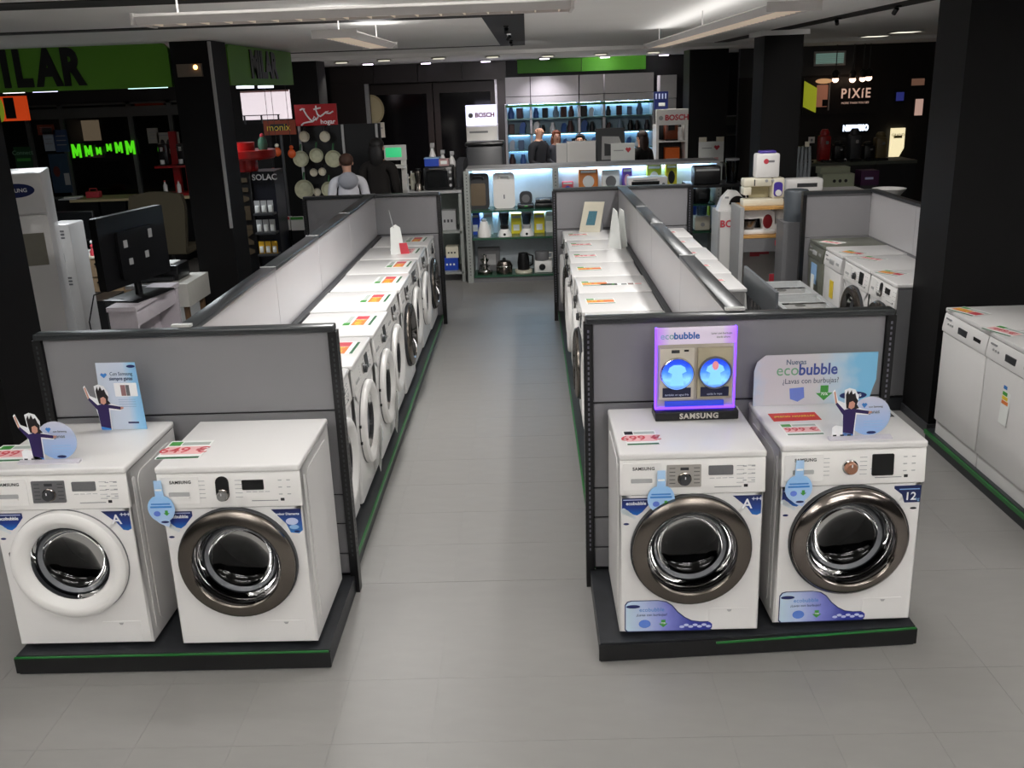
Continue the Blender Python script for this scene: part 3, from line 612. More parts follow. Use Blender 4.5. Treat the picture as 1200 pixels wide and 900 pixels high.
# banner behind the 12 kg machine
y = 4.15; (xa, z0), (xb, z1) = U(882, 469, y), U(1030, 411, y); bw = (xb-xa)/2; bh = z1-TOP-.006
bn = thing('banner', 'wide pale blue ecobubble banner standing behind the 12 kg washer', 'banner', ((xa+xb)/2, y, TOP), .02)
BNM = grad('banner_print', [(0, (132, 190, 226)), (.2, (186, 206, 222)), (.32, (206, 202, 206)), (.68, (208, 204, 206)), (.85, (184, 206, 222)), (1, (126, 190, 226))], 0, -bw*1.25, bw*1.0, noise=.25, nscale=14)
MB().prism([(-bw, 0), (bw-.03, 0), (bw-.012, bh*.3), (bw, bh*.45), (bw, bh), (-bw+.05, bh), (-bw+.012, bh-.03), (-bw, bh-.07)], .002, -.002, 'xz').build('board', BNM, bn, False)
text('Nuevas', .034, mat('grey_blue_ink', (96, 110, 130), .5), bn, (-.09, -.0028, bh*.85), bold=.0006, sx=.9); text('eco', .075, mat('sea_green_ink', (112, 168, 128), .5), bn, (-.18, -.0028, bh*.69), align='LEFT', sx=.95); text('bubble', .075, mat('indigo_ink', (62, 80, 150), .5), bn, (-.078, -.0028, bh*.69), align='LEFT', bold=.0016, sx=.88)
text('¿Lavas con burbujas?', .036, mat('slate_ink', (84, 92, 112), .5), bn, (-.02, -.0028, bh*.47), sx=.86)
MB().prism([(-.115, bh*.33), (-.05, bh*.35), (-.045, bh*.14), (-.075, bh*.06), (-.11, bh*.12)], -.0024, -.004, 'xz').build('cube_icon', mat('banner_cube', (110, 130, 206), .4), bn, False)
arrow(bn, .045, bh*.22, .04, -.0024); text('70%', .02, WHITEINK, bn, (.045, -.0042, bh*.2))
MB().prism(circ(bw-.10, bh*.15, .062, .018, 24), -.0024, -.004, 'xz').build('logo_oval', NAVY, bn, False); text('SAMSUNG', .016, WHITEINK, bn, (bw-.10, -.0046, bh*.15), bold=.0005)
MB().box(-bw*.8, .0, 0, bw*.7, .05, .006).build('foot', LGREY, bn)
# price cards along the rows
for i, o in enumerate(lrow): price_card('orange and pink price card on the %s machine of the left aisle row' % (ord_[i] if i < 7 else 'farthest'), -1.14, o.location.y+.06, PI/2*.98, '%d €' % (399+40*i), .27, .2, 1 if i != 6 else 0)
for i, o in enumerate(rrow): price_card('red price card on the %s machine of the right aisle row' % (ord_[i] if i < 8 else 'farthest'), .47, o.location.y+.02, .04, '%d €' % (349+50*i), .2, .17, 2 if i in (2, 3, 4, 5) else 0)
for i, o in enumerate(brow): price_card('red price card on the %s machine on the hidden side of the right island' % (ord_[i] if i < 4 else 'farthest'), 1.36, o.location.y+.02, .05, '%d €' % (449+60*i), .15, .13, 0)
e = thing('sticker_strip', 'black and white printed strip on the fourth right-row washer top', 'leaflet', (*UZ(728, 333, TOP), TOP), -.02)
part('sheet', PAPER, e, -.16, -.035, 0, .16, .035, .0012); part('picture', DGREY, e, -.15, -.03, .0012, -.03, .03, .0017); part('picture', GREENP, e, -.07, -.02, .0018, -.05, .02, .0022); part('picture', MGREY, e, 0, -.025, .0012, .04, .02, .0017); part('picture', mat('brown_print', (120, 90, 84), .5), e, .05, -.028, .0012, .09, .03, .0017); part('picture', PINKP, e, .10, -.02, .0012, .15, .02, .0017)
# energy labels hanging from the left row machines
for i in (1, 2):
    o = lrow[i]
    el = MB().prism([(-.06, .0), (.06, .0), (.06, .27), (-.06, .27)], -.003, -.0015, 'xz').build('energy_label', PAPER, o, False, loc=(.12, -.03, .06), label='white energy label hanging on the front')
    el.rotation_euler = (.12, 0, .25)
    MB().box(-.055, -.0042, .2, .055, -.003, .26).build('label_header', BLUE, el); MB().box(-.03, -.0042, .12, .0, -.003, .18).build('label_bars', YELLOWP, el); MB().box(.005, -.0042, .13, .03, -.003, .17).build('label_bars', ORANGEP, el)
# things at the far end of the rows
x, y = UZ(462, 298, TOP)
f = thing('paper_stand', 'white folded paper stand with a red tag, far end of left row', 'paper stand', (x, y, TOP), .2)
MB().prism([(-.03, 0), (.10, 0), (.07, .24), (.03, .27), (-.02, .24)], 0, .004, 'xz').build('sheet', PAPER, f, False); MB().prism([(-.03, .02), (.10, .02), (.07, .2), (.0, .2)], .07, .074, 'xz').build('rear_sheet', PAPER, f, False)
MB().prism([(.06, .0), (.14, .0), (.12, .1), (.05, .1)], -.01, -.006, 'xz').build('red_tag', REDP, f, False); MB().tube([(.01, .002, .24), (-.02, .01, .40)], .004, 6).build('stick', LGREY, f)
x, y = UZ(690, 272, TOP)
f = thing('picture_stand', 'white framed stand with a teal picture at far end of right row', 'display stand', (x, y, TOP), -.25)
fr = MB().prism([(-.1, 0), (.11, 0), (.16, .3), (-.04, .3)], 0, .02, 'xz').build('frame', OFFW, f, False); MB().prism([(-.03, .07), (.06, .07), (.09, .21), (.005, .21)], -.002, 0, 'xz').build('picture', mat('teal_print', (80, 130, 146), .4, var=.3, scale=60), f, False)
MB().prism([(.0, 0), (.2, .0), (.02, .25)], .02, .11, 'yz').build('easel', LGREY, f, False)
x, y = UZ(714, 290, TOP)
f = thing('leaflet', 'white folded leaflet standing beside the framed stand, right row', 'leaflet', (x, y, TOP), -.9)
MB().prism([(-.02, 0), (.16, 0), (.10, .33), (.05, .36)], 0, .006, 'xz').build('front_sheet', PAPER, f, False); MB().prism([(.0, 0), (.15, 0), (.1, .33), (.05, .35)], .08, .086, 'xz').build('rear_sheet', PAPER, f, False)
# ------------------------------------------------------------------ white dishwashers at the right edge
dp = thing('dishwasher_plinth', 'black plinth with green edge under the dishwashers at right', 'plinth', (2.98, 5.1, 0))
part('board', PLINTH, dp, -.36, -1.1, 0, .36, .93, .09); part('price_strip', GREENST, dp, -.372, -1.1, .06, -.36, .93, .085)
def dishwasher(label, loc, rz, W=.6, m=WHITE, group=None, disp=True):
    t = thing('dishwasher', label, 'dishwasher', loc, rz, group); a = W/2-.003
    part('body', m, t, -a, .03, .1, a, .56, .82); part('top', m, t, -W/2, -.002, .822, W/2, .57, .85, b=.006)
    part('kick_plate', m, t, -a, .012, .0, a, .03, .098); MB().box(-a, -.006, .1, a, .03, .695, b=.006).build('door', m, t)
    cp_ = MB().prism([(.03, .70), (-.012, .70), (-.014, .72), (.0, .812), (.004, .818), (.03, .818)], -a, a, 'yz').build('control_panel', m, t)
    MB().box(-.075, -.014, .735, .04, -.004, .775, b=.003).build('handle_slot', DGREY if disp else LGREY, cp_); MB().box(.13*W/.6, -.010, .748, .22*W/.6, -.003, .77).build('display', SCREEN if disp else LGREY, cp_)
    for i in range(3): MB().cyl((-.22*W/.6+.03*i, -.014, .76), .007, .01, 10, 'y').build('button', LGREY, cp_)
    MB().box(-.26*W/.6, -.010, .785, -.19*W/.6, -.0, .793).build('brand_mark', GREYINK, cp_)
    return t
DPL = .0905
dw = [dishwasher('white dishwasher nearest the black pillar at right', (2.635, 5.65, DPL), -PI/2)]
dw.append(copy_tree(dw[0], (2.635, 5.045, DPL), -PI/2, 'white dishwasher with a hanging energy label at right edge'))
dw.append(copy_tree(dw[0], (2.635, 4.44, DPL), -PI/2, 'nearest white dishwasher, cut off by the right edge'))
for o in dw: o['group'] = 'white dishwashers at the right edge'
el = MB().box(-.045, -.0016, 0, .045, 0, .24).build('energy_label', PAPER, dw[1], loc=(-.02, -.012, .38), label='white energy label with coloured bars'); el.rotation_euler = (-.04, 0, 0)
for k, (c, zz) in enumerate(((BLUE, .2), (GREENP, .165), (YELLOWP, .14), (ORANGEP, .115))): MB().box(-.04, -.003, zz, .0+.01*k, -.0014, zz+.02).build('label_bars', c, el)
price_card('red and black price card on the dishwasher nearest the pillar', *UZ(1135, 365, TOP), -PI/2+.35, '399 €', .22, .15, 1)
price_card('red striped price card on the dishwasher with an energy label', *UZ(1178, 388, TOP), -PI/2+.35, '449 €', .22, .15, 0)
# ------------------------------------------------------------------ third island behind the right display
g3 = thing('gondola_display', 'grey shelving island behind the right display, with dishwashers and washers', 'display shelving', (3.1, 8.77, 0))
part('plinth', PLINTH, g3, -.62, -2.12, 0, 0, 0, .092); part('price_strip', GREENST, g3, -.632, -2.12, .06, -.62, 0, .09)
part('end_panel', PANEL, g3, -.58, -.012, .955, -.0, .012, TOPZ-.03); part('end_panel', PANEL, g3, -.58, -.012, .1, -.0, .012, .95); part('cap_rail', RAIL, g3, -.62, -.03, TOPZ-.03, .03, .03, TOPZ)
part('upright', BLACK, g3, -.62, -.03, 0, -.585, .03, TOPZ-.03)
for a, b in ((-2.1, -1.05), (-1.045, -.015)): part('partition_panel', PANELL, g3, .0, a, .955, .03, b, TOPZ-.02); part('partition_panel', PANEL, g3, .0, a, .1, .03, b, .95); part('top_cap', RAIL, g3, -.015, a, TOPZ-.02, .045, b, TOPZ+.004)
OLIVE = mat('silver_olive_steel', (128, 130, 118), .35, .5, var=.06)
da = dishwasher('silver grey dishwasher, farthest in the third island', (2.565, 8.52, BASE), -PI/2, .44, OLIVE, disp=False)
o = MB().box(-.1, -.012, .48, .06, -.008, .66).build('energy_label', PALEB, da, label='pale blue label'); MB().box(.04, -.05, .38, .12, -.046, .58).build('paper_tag', PAPER, da)
db = dishwasher('narrow white dishwasher between the silver one and the washers', (2.575, 8.06, BASE), -PI/2, .46, disp=False)
MB().box(-.03, -.012, .45, .06, -.008, .6).build('energy_label', YELLOWP, db)
wa = washer('white washer with chrome door in the third island', 'chrome', (2.585, 7.50, BASE), -PI/2, 'washers in the third island', W=.59, D=.5, dial='round', brand=None, side=False)
wb = washer('white washer with grey side, nearest in the third island', 'chrome', (2.59, 6.93, BASE), -PI/2, 'washers in the third island', W=.53, D=.5, dial='oval', brand=None, side=False)
MB().box(-.2655, .012, .02, -.2632, .49, .815).build('grey_side_sheet', MGREY, wb) if False else MB().box(.2632, .012, .02, .2655, .49, .815).build('side_sheet', MGREY, wb, label='grey side panel')
for i, (px, py, l) in enumerate(((975, 284, 'silver dishwasher'), (1000, 296, 'narrow white dishwasher'), (1022, 303, 'chrome-door washer'), (1045, 320, 'nearest washer'))): price_card('pink and green price card on the %s of the third island' % l, *UZ(px, py, TOP), -PI/2+.6, '%d €' % (379+70*i), .2, .15, i % 2)
# ------------------------------------------------------------------ sink rack behind the right display
sr = thing('sink_rack', 'grey slatted rack holding two steel sinks behind right display', 'rack', (1.83, 6.58, 0))
for s in (-1, 1):
    for q in (-1, 1): part('post', MGREY, sr, s*.2-.012, q*.5-.012, 0, s*.2+.012, q*.5+.012, .86)
part('shelf', MGREY, sr, -.21, -.51, .40, .21, .51, .42)
for i in range(10): part('slat', MGREY, sr, -.222, -.5+i*.1, .42, -.214, -.46+i*.1, .84)
part('back_board', mat('slate_board', (92, 96, 100), .5), sr, -.235, -.45, .84, -.215, .5, 1.03)
for k, l in ((0, 'farther'), (1, 'nearer')):
    s_ = thing('steel_sink', '%s of the two steel sinks in the grey rack' % l, 'sink', (1.84, 6.83-.5*k, .862), 0, 'sinks in the rack')
    a, b_ = .15, .21
    mb = MB(); mb.box(-a-.03, -b_-.03, .03, -a, b_+.03, .045); mb.box(a, -b_-.03, .03, a+.03, b_+.03, .045); mb.box(-a, -b_-.03, .03, a, -b_, .045); mb.box(-a, b_, .03, a, b_+.03, .045); mb.build('rim', mat('satin_steel', (196, 198, 198), .45, .6), s_)
    mb = MB(); mb.box(-a, -b_, 0, a, b_, .008); mb.box(-a, -b_, 0, -a+.006, b_, .04); mb.box(a-.006, -b_, 0, a, b_, .04); mb.box(-a, -b_, 0, a, -b_+.006, .04); mb.box(-a, b_-.006, 0, a, b_, .04); mb.build('basin', mat('satin_steel', (196, 198, 198), .45, .6), s_)
    part('divider', CHROME, s_, -a, -.02, .008, a, .02, .042); MB().cyl((0, -.12, .008), .035, .004, 16).build('drain', CHROME, s_)
# ------------------------------------------------------------------ helpers for the things farther back
def prect(px0, py0, px1, py1, y):            # photo rectangle on the plane at depth y -> centre x, base z, width, height
    xa, za = U((px0+px1)/2, py0, y); xb, zb = U((px0+px1)/2, py1, y); x0 = U(px0, (py0+py1)/2, y)[0]; x1 = U(px1, (py0+py1)/2, y)[0]
    return (x0+x1)/2, zb, x1-x0, za-zb
def emat(name, rgb, es, base=None): return mat(name, base or rgb, .5, emit=rgb, es=es)
def spot(name, loc, power, color=(1, .9, .8), blend=.6, ang=80, parent=None, rot=(0, 0, 0)):
    l = bpy.data.lights.new(name, 'SPOT'); l.energy = power; l.color = color; l.spot_size = math.radians(ang); l.spot_blend = blend; l.shadow_soft_size = .04
    o = bpy.data.objects.new(name, l); COL.objects.link(o); o.location = loc; o.parent = parent; o.rotation_euler = rot; return o
MILARG = mat('green_fascia', (92, 150, 36), .5, var=.04, scale=1)
# ------------------------------------------------------------------ green fascia signs, left
(xa, za), (xb, zb) = U(-70, 57, 8.9), U(203, 103, 8.9)
fs = thing('fascia_sign', 'long green fascia sign with black letters at upper left', 'sign', (xb, 8.88, 0))
Wf = xb-xa
MB().prism([(-Wf, 2.47), (0, 2.47), (0, CEIL-.05), (-.04, CEIL-.01), (-Wf, CEIL-.01)], 0, .06, 'xz').build('board', MILARG, fs, False)
hz = .31
for ch, px in (('M', -28), ('I', 6), ('L', 26), ('A', 56), ('R', 84)): text(ch, .42, BLACK, fs, (U(px, 80, 8.88)[0]-xb, -.006, 2.655), ext=.006, bold=.02, sx=.72)
fs2 = thing('fascia_sign', 'shorter green fascia sign seen edge-on beside the black pillar', 'sign', (U(268, 75, 9.42)[0], 9.42, 0))
MB().prism([(0, 2.47), (2.55, 2.47), (2.55, CEIL-.01), (.05, CEIL-.01), (0, CEIL-.05)], -.06, 0, 'yz').build('board', MILARG, fs2, False)
text('MILAR', .36, BLACK, fs2, (.006, 1.25, 2.66), (PI/2, 0, PI/2), ext=.006, bold=.018, sx=1.05)
for k in range(2): part('lamp', emat('fascia_tube', (235, 240, 255), 2.0), fs2, -.1, .5+.8*k, 2.44, -.03, .9+.8*k, 2.465)
for k, (px0, px1, py) in enumerate(((6, 28, 112), (40, 66, 107.5), (152, 196, 107))):
    xa_ = U(px0, py, 9.6)[0]; xb_ = U(px1, py, 9.6)[0]
    lt = thing('tube_lamp', ['short tube lamp above the orange sign at left', 'bluish tube lamp under the green sign', 'greenish long tube lamp near the black pillar'][k], 'lamp', ((xa_+xb_)/2, 9.6, 2.47))
    hw = (xb_-xa_)/2
    part('housing', LGREY, lt, -hw-.03, -.04, .03, hw+.03, .04, CEIL-2.472); area_light('tube_light', (0, 0, -.006), hw*2, .06, (16, 18, 22)[k], (.9, .95, 1), PI, parent=lt); part('tube', emat('kiosk_tube%d' % k, [(240, 235, 235), (215, 215, 255), (190, 235, 230)][k], 2.6), lt, -hw, -.03, 0, hw, .03, .03)
# ------------------------------------------------------------------ street window and service corner, left
WY = 14.5
XW0, XW1 = -8.15, -4.75
struct(MB().box(XW0, WY, 0, XW1, WY+.1, .98).build('wall_street', DWALL), 'dark low wall under the street window', 'wall')
struct(MB().box(XW0, WY, 2.33, XW1, WY+.1, CEIL).build('wall_street_top', DWALL), 'dark wall strip over the street window', 'wall')
struct(MB().box(XW1, WY, 0, -3.75, WY+.1, CEIL).build('wall_street_side', DWALL), 'dark wall right of the street window', 'wall')
wn = thing('window_1', 'street window with grey frame behind the service counter', 'window', (-6.4, WY, 0), kind='structure')
FRM = mat('grey_window_frame', (74, 76, 74), .5)
xm = [XW0] + [U(px, 180, WY)[0] for px in (38, 78, 158, 205)] + [XW1]
for xx in xm: part('mullion', FRM, wn, xx+6.4-.03, 0, .98, xx+6.4+.03, .1, 2.33)
z_t0, z_t1 = U(110, 138, WY)[1], U(110, 126, WY)[1]
part('transom', FRM, wn, XW0+6.4, -.02, z_t0, XW1+6.4, .12, z_t1); part('sill', FRM, wn, XW0+6.4, -.04, .96, XW1+6.4, .14, .99); part('head', FRM, wn, XW0+6.4, 0, 2.30, XW1+6.4, .1, 2.34)
for a, b in zip(xm[:-1], xm[1:]):
    part('pane', glass('street_pane', (170, 172, 170)), wn, a+6.4+.03, .045, .99, b+6.4-.03, .055, z_t0); part('pane', glass('street_pane'), wn, a+6.4+.03, .045, z_t1, b+6.4-.03, .055, 2.30)
# neon zigzag letters on the glass, mirrored from the street
for k, (px, s) in enumerate(((89, 1.0), (103, .8), (115, .55), (127, .55), (138.5, .8), (152, 1.0))):
    xx, zz = U(px, 177-(k > 2)*4, WY-.05); q = .066*s
    nl = MB().prism([(-q, -q*1.5), (-q*.55, -q*1.5), (-q*.55, q*.5), (-q*.18, -q*1.1), (q*.18, -q*1.1), (q*.55, q*.5), (q*.55, -q*1.5), (q, -q*1.5), (q, q*1.5), (q*.5, q*1.5), (0, 0), (-q*.5, q*1.5), (-q, q*1.5)], 0, .02, 'xz').build('neon_letter', emat('green_neon', (96, 255, 30), .7, (40, 110, 20)), loc=(xx, WY-.04, zz))
    tag(nl, ['large green neon letter at left end of the window row', 'medium green neon letter, second from left on the window', 'small green neon letter left of the middle', 'small green neon letter right of the middle', 'medium green neon letter, second from right on the window', 'large green neon letter at right end of the window row'][k], 'neon letter', 'green neon letters on the street window')
# outside: facade with a lit window, parked car
fc = thing('house_facade', 'dark house facade across the street with one lit window', 'building', (-8.0, 18.0, 0))
part('wall', mat('night_render', (40, 34, 30), .9), fc, -.15, 0, 0, 3.6, .2, 3.0)
cx, zb_, w_, h_ = prect(92, 141, 116, 165, 17.95); part('window', emat('lit_window_cream', (225, 195, 165), .75), fc, cx+8-w_/2, -.03, zb_, cx+8+w_/2, 0, zb_+h_)
cx, zb_, w_, h_ = prect(116, 116, 126, 123, 17.95); part('window', emat('lit_window_small', (230, 210, 180), .7), fc, cx+8-w_/2, -.03, zb_, cx+8+w_/2, 0, zb_+h_)
cx, zb_, w_, h_ = prect(95, 168, 160, 215, 16.8)
car = thing('parked_car', 'dark brown car parked outside the street window', 'car', (cx, 16.8, 0)); CARM = mat('dark_brown_car_paint', (74, 50, 38), .3, coat=.5)
MB().prism([(-1.1, .35), (1.1, .35), (1.12, .8), (.75, .95), (.45, 1.42), (-.55, 1.46), (-.85, 1.0), (-1.12, .85)], -.4, .5, 'xz').build('body', CARM, car)
for s in (-.7, .7): MB().cyl((s, -.42, .31), .31, .18, 20, 'y').build('wheel', BLACK, car)
MB().prism([(-.45, 1.0), (.5, .98), (.38, 1.36), (-.45, 1.38)], -.41, -.395, 'xz').build('side_window', SCREEN, car, False)
# orange lit sign at the far left
cx, zb_, w_, h_ = prect(-14, 113, 30, 142, 12.2)
os_ = thing('light_box_sign', 'orange and red light box at the left edge under the fascia', 'sign', (cx, 12.2, zb_))
part('box', emat('orange_glow', (214, 70, 24), .55), os_, -w_/2, 0, 0, w_/2, .08, h_); part('dark_panel', BLACK, os_, -w_*.05, -.008, h_*.1, w_*.22, 0, h_*.95); MB().prism(circ(-w_*.22, h_*.5, .07, .16), -.008, 0, 'xz').build('green_shape', emat('lime_glow', (140, 160, 40), .4), os_, False)
part('hanger', DGREY, os_, -.01, .03, h_, .01, .05, CEIL-zb_)
# posters on the window
for k, (r, c, l) in enumerate((((18, 172, 38, 200), (24, 70, 38), 'dark green poster at the left of the street window'), ((51, 150, 63, 177), (150, 162, 176), 'white notice sheet taped to the street window'), ((64, 152, 80, 178), (44, 66, 104), 'blue poster above another on the street window'), ((60, 180, 82, 226), (38, 60, 82), 'blue-green poster with a figure on the street window'), ((44, 146, 64, 158), (120, 48, 26), 'small orange poster at top of the street window'), ((173, 150, 186, 168), (150, 146, 138), 'grey notice beside the coffee machine display'), ((185, 155, 211, 180), (160, 158, 148), 'pale poster with dark silhouettes behind the coffee machines'))):
    cx, zb_, w_, h_ = prect(*r, WY)
    p = thing('poster', l, 'poster', (cx, WY-.0045, zb_)); part('sheet', mat('poster_paper%d' % k, c, .6, var=.25, scale=12), p, -w_/2, 0, 0, w_/2, .004, h_)
    if k == 0: text('Connect', .09, mat('pale_green_ink', (130, 170, 140), .5), p, (0, -.002, h_*.75)); part('band', GREENP, p, -w_*.4, -.003, h_*.4, w_*.4, 0, h_*.52)
    elif k == 3: MB().prism(circ(-.05, h_*.55, .05, .08), -.003, 0, 'xz').build('printed_head', mat('dark_red_print', (96, 40, 36), .5), p, False); part('printed_shirt', LGREY, p, .05, -.003, h_*.2, .13, 0, h_*.5)
    elif k == 6:
        for q in (-.28, 0, .28): MB().prism(circ(w_*q, h_*.45, .035, .07), -.003, 0, 'xz').build('silhouette', INK, p, False)
        part('headline', GREYINK, p, -w_*.4, -.003, h_*.84, w_*.4, 0, h_*.9)
    else:
        for q in range(3): part('text_line', GREYINK, p, -w_*.35, -.003, h_*(.3+.2*q), w_*.35, 0, h_*(.34+.2*q))
# service counter
(xa, ya), (xb, yb) = UZ(76, 236, 1.0), UZ(219, 227, 1.0)
BEIGE = mat('beige_worktop', (196, 182, 140), .45, var=.06)
ctr = thing('service_counter', 'black service counter with beige worktop under the street window', 'counter', ((xa+xb)/2, 13.85, 0)); hw = (xb-xa)/2
part('worktop', BEIGE, ctr, -hw, 0, .965, hw+.25, .6, 1.0); 
for k in range(4): part('front_panel', BLACK, ctr, -hw+.02+k*(2*hw/4), .05, .05, -hw+(k+1)*2*hw/4-.01, .58, .963)
def placed(name, label, cat, px, py, z, rz=0, group=None): x, y = UZ(px, py, z); return thing(name, label, cat, (x, y, z), rz, group)
def on(name, label, cat, x, y, z, rz=0, group=None): return thing(name, label, cat, (x, y, z), rz, group)
cx = U(101, 228, 14.0)[0]
tb = on('red_toolbox', 'small red toolbox on the beige counter', 'toolbox', cx+.06, 14.12, 1.001); part('box', REDP, tb, -.1, -.06, 0, .1, .06, .09, b=.01); MB().tube([(-.06, 0, .085), (-.05, 0, .13), (.05, 0, .13), (.06, 0, .085)], .008, 6).build('handle', REDP, tb)
cx = U(86, 232, 14.0)[0]
for k in range(3):
    o = MB().box(-.13, -.09, 0, .13, .09, .012).build('paper_pile', [PAPER, LGREY, PAPER][k], loc=(cx-.04+.03*k, 13.97, 1.001+.013*k)); o.rotation_euler.z = .2*k
    tag(o, ['lowest paper pile on the beige counter', 'grey middle paper pile on the beige counter', 'topmost white paper pile on the beige counter'][k], 'paper', 'paper piles on the counter')
# red rack with coffee machines
cx0 = U(199, 230, 13.75)[0]
rk = on('coffee_rack', 'red rack with coffee machines beside the black pillar', 'rack', cx0, 14.1, 1.001); RED = mat('red_lacquer', (150, 14, 16), .35)
part('base', RED, rk, -.2, -.13, 0, .2, .13, .04); part('shelf', RED, rk, -.24, -.15, .40, .24, .15, .43); part('spine', RED, rk, -.05, .05, .04, .05, .12, .9); part('side_post', RED, rk, .16, -.02, .04, .2, .03, .4)
for k, (dx, z) in enumerate(((-.13, .432), (.14, .432))):
    c = on('coffee_machine', ['black and chrome coffee machine at left on the red rack', 'black and chrome coffee machine at right on the red rack'][k], 'coffee machine', cx0+dx, 14.06, 1.001+z, 0, 'coffee machines on the red rack')
    part('body', BLACK, c, -.07, 0, 0, .07, .1, .3, b=.02); MB().cyl((0, -.05, .2), .045, .06, 14).build('brew_head', CHROME, c); MB().cyl((0, -.06, 0), .06, .02, 14).build('drip_tray', BLACK, c); MB().cyl((0, -.06, .022), .03, .06, 12).build('cup', WPLAS, c)
for k in range(2):
    c = on('small_bottle', ['left white bottle under the red rack shelf', 'right white bottle under the red rack shelf'][k], 'bottle', cx0-.14+.2*k, 14.0, 1.042); MB().lathe([(.0001, 0), (.03, 0), (.03, .11), (.012, .14), (.012, .16), (.0001, .16)], 12).build('bottle', WPLAS, c); MB().cyl((0, 0, .16), .014, .02, 10).build('cap', REDP, c)
# desk, monitor, printer, boxes and chair in the service corner
WOOD = mat('beige_drawer_wood', (150, 126, 98), .5, var=.1, scale=10, stretch=(1, 1, 6))
cx, _, w_, _ = prect(86, 300, 124, 355, 10.6)
dk = on('drawer_cabinet', 'beige drawer cabinet behind the white water dispenser', 'cabinet', cx, 10.6, 0); H1 = U(105, 301, 10.6)[1]
part('body', WOOD, dk, -w_/2, .02, .02, w_/2+.2, .6, H1-.02); part('top', OFFW, dk, -w_/2-.02, 0, H1-.02, w_/2+.22, .62, H1)
for k in range(3): d = part('drawer', WOOD, dk, -w_/2+.01, 0, .04+k*(H1-.06)/3, w_/2+.19, .02, .02+(k+1)*(H1-.06)/3); MB().cyl((.1, -.02, .04+(k+.7)*(H1-.06)/3), .012, .02, 10, 'y').build('knob', BLACK, d)
x, y = cx+.02, 10.82
for k, (l, m_, s) in enumerate((('crumpled white papers on the beige drawer cabinet', PAPER, 1), ('red and white figurine on the drawer cabinet', REDP, .5), ('small cream cup on the drawer cabinet', OFFW, .6))):
    o = thing(['paper_heap', 'figurine', 'cup'][k], l, ['paper', 'figurine', 'cup'][k], (x-.14+.17*k, y-.12*(k > 0), H1))
    if k == 0:
        for q in range(3): e_ = part('sheet', m_, o, -.13, -.09, .012*q, .13, .09, .008+.012*q); e_.rotation_euler.z = .3*q
    elif k == 1: MB().lathe([(.0001, 0), (.04, 0), (.035, .05), (.02, .08), (.03, .11), (.0001, .14)], 12).build('body', m_, o); MB().ball((0, 0, .15), .025).build('head', WPLAS, o)
    else: MB().lathe([(.0001, 0), (.035, 0), (.045, .09), (.04, .09), (.03, .01)], 14).build('bowl', m_, o); MB().tube([(.04, 0, .07), (.07, 0, .06), (.065, 0, .03), (.036, 0, .02)], .006, 6).build('handle', m_, o)
cx = U(100, 365, 9.9)[0]
bx = on('black_carton', 'black carton with a white label under the drawer cabinet', 'box', cx, 9.75, 0); z_ = U(100, 352, 9.8)[1]; part('box', BLACK, bx, -.32, 0, 0, .3, .5, z_); part('label', PAPER, bx, -.27, -.003, z_-.16, -.14, 0, z_-.05)
# refrigerator and dispenser
x1, y1 = UZ(47, 202, 1.85)
fr = on('refrigerator', 'tall white refrigerator with a blue oval badge behind the left pillar', 'refrigerator', x1-.33*math.cos(.36), y1-.33*math.sin(.36), 0, .36)
part('body', WHITE, fr, -.33, .03, .03, .33, .65, 1.85, b=.01); part('door', WHITE, fr, -.33, -.02, .03, .33, .028, 1.52, b=.012); part('door', WHITE, fr, -.33, -.02, 1.53, .33, .028, 1.85, b=.012)
MB().prism(circ(.13, 1.72, .14, .055, 24), -.024, -.02, 'xz').build('badge', NAVY, fr, False); text('SAMSUNG', .042, WHITEINK, fr, (.12, -.026, 1.72), bold=.001)
part('dispenser_panel', mat('champagne_panel', (150, 146, 134), .35, .5), fr, .02, -.026, 1.12, .28, -.02, 1.38)
for s in (-1, 1):
    for q in (.1, .6): MB().cyl((s*.28, q, 0), .025, .03, 10).build('foot', BLACK, fr)
cx, zb_, w_, h_ = prect(63, 262, 91, 350, 8.55)
wd = on('wall_heater', 'white upright appliance with grey vents beside the refrigerator', 'appliance', cx, 8.5, 0); h_ = zb_+h_
part('body', WHITE, wd, -w_/2, 0, 0, w_/2, .3, h_, b=.015)
for k, q in enumerate((.9, .45)):
    for i in range(3): part('vent', MGREY, wd, -w_*.35, -.006, h_*(.62+.16*k*2)+.03*i-.05, w_*.25, 0, h_*(.62+.16*k*2)+.015+.03*i-.05)
part('badge', LGREY, wd, -w_*.15, -.005, h_*.78-.05, w_*.1, 0, h_*.78+.03)
# white TV table with a television seen from behind
(xa, ya), (xb, yb), (xc_, yc) = UZ(124, 361, .85), UZ(160, 359, .85), UZ(209, 330, .85)
tt = on('tv_table', 'white laminate table holding the television, behind the left display', 'table', (xa+xb)/2, ya, 0, 0); w_ = xb-xa; d_ = yc-yb
PINKW = mat('lilac_white_laminate', (214, 206, 212), .4)
part('top', PINKW, tt, -w_/2, 0, .815, w_/2, d_, .85); part('end_panel', PINKW, tt, -w_/2+.005, .02, 0, w_/2-.005, .05, .814); part('end_panel', PINKW, tt, -w_/2+.005, d_-.06, 0, w_/2-.005, d_-.03, .814); part('apron', PINKW, tt, w_/2-.05, .05, .68, w_/2-.025, d_-.06, .814); part('back_panel', PINKW, tt, -w_/2+.02, .05, 0, -w_/2+.045, d_-.06, .814)
tv = on('television', 'black television seen from behind on the white table', 'television', (xa+xb)/2-.02, ya+d_*.45, .851, 4.5)
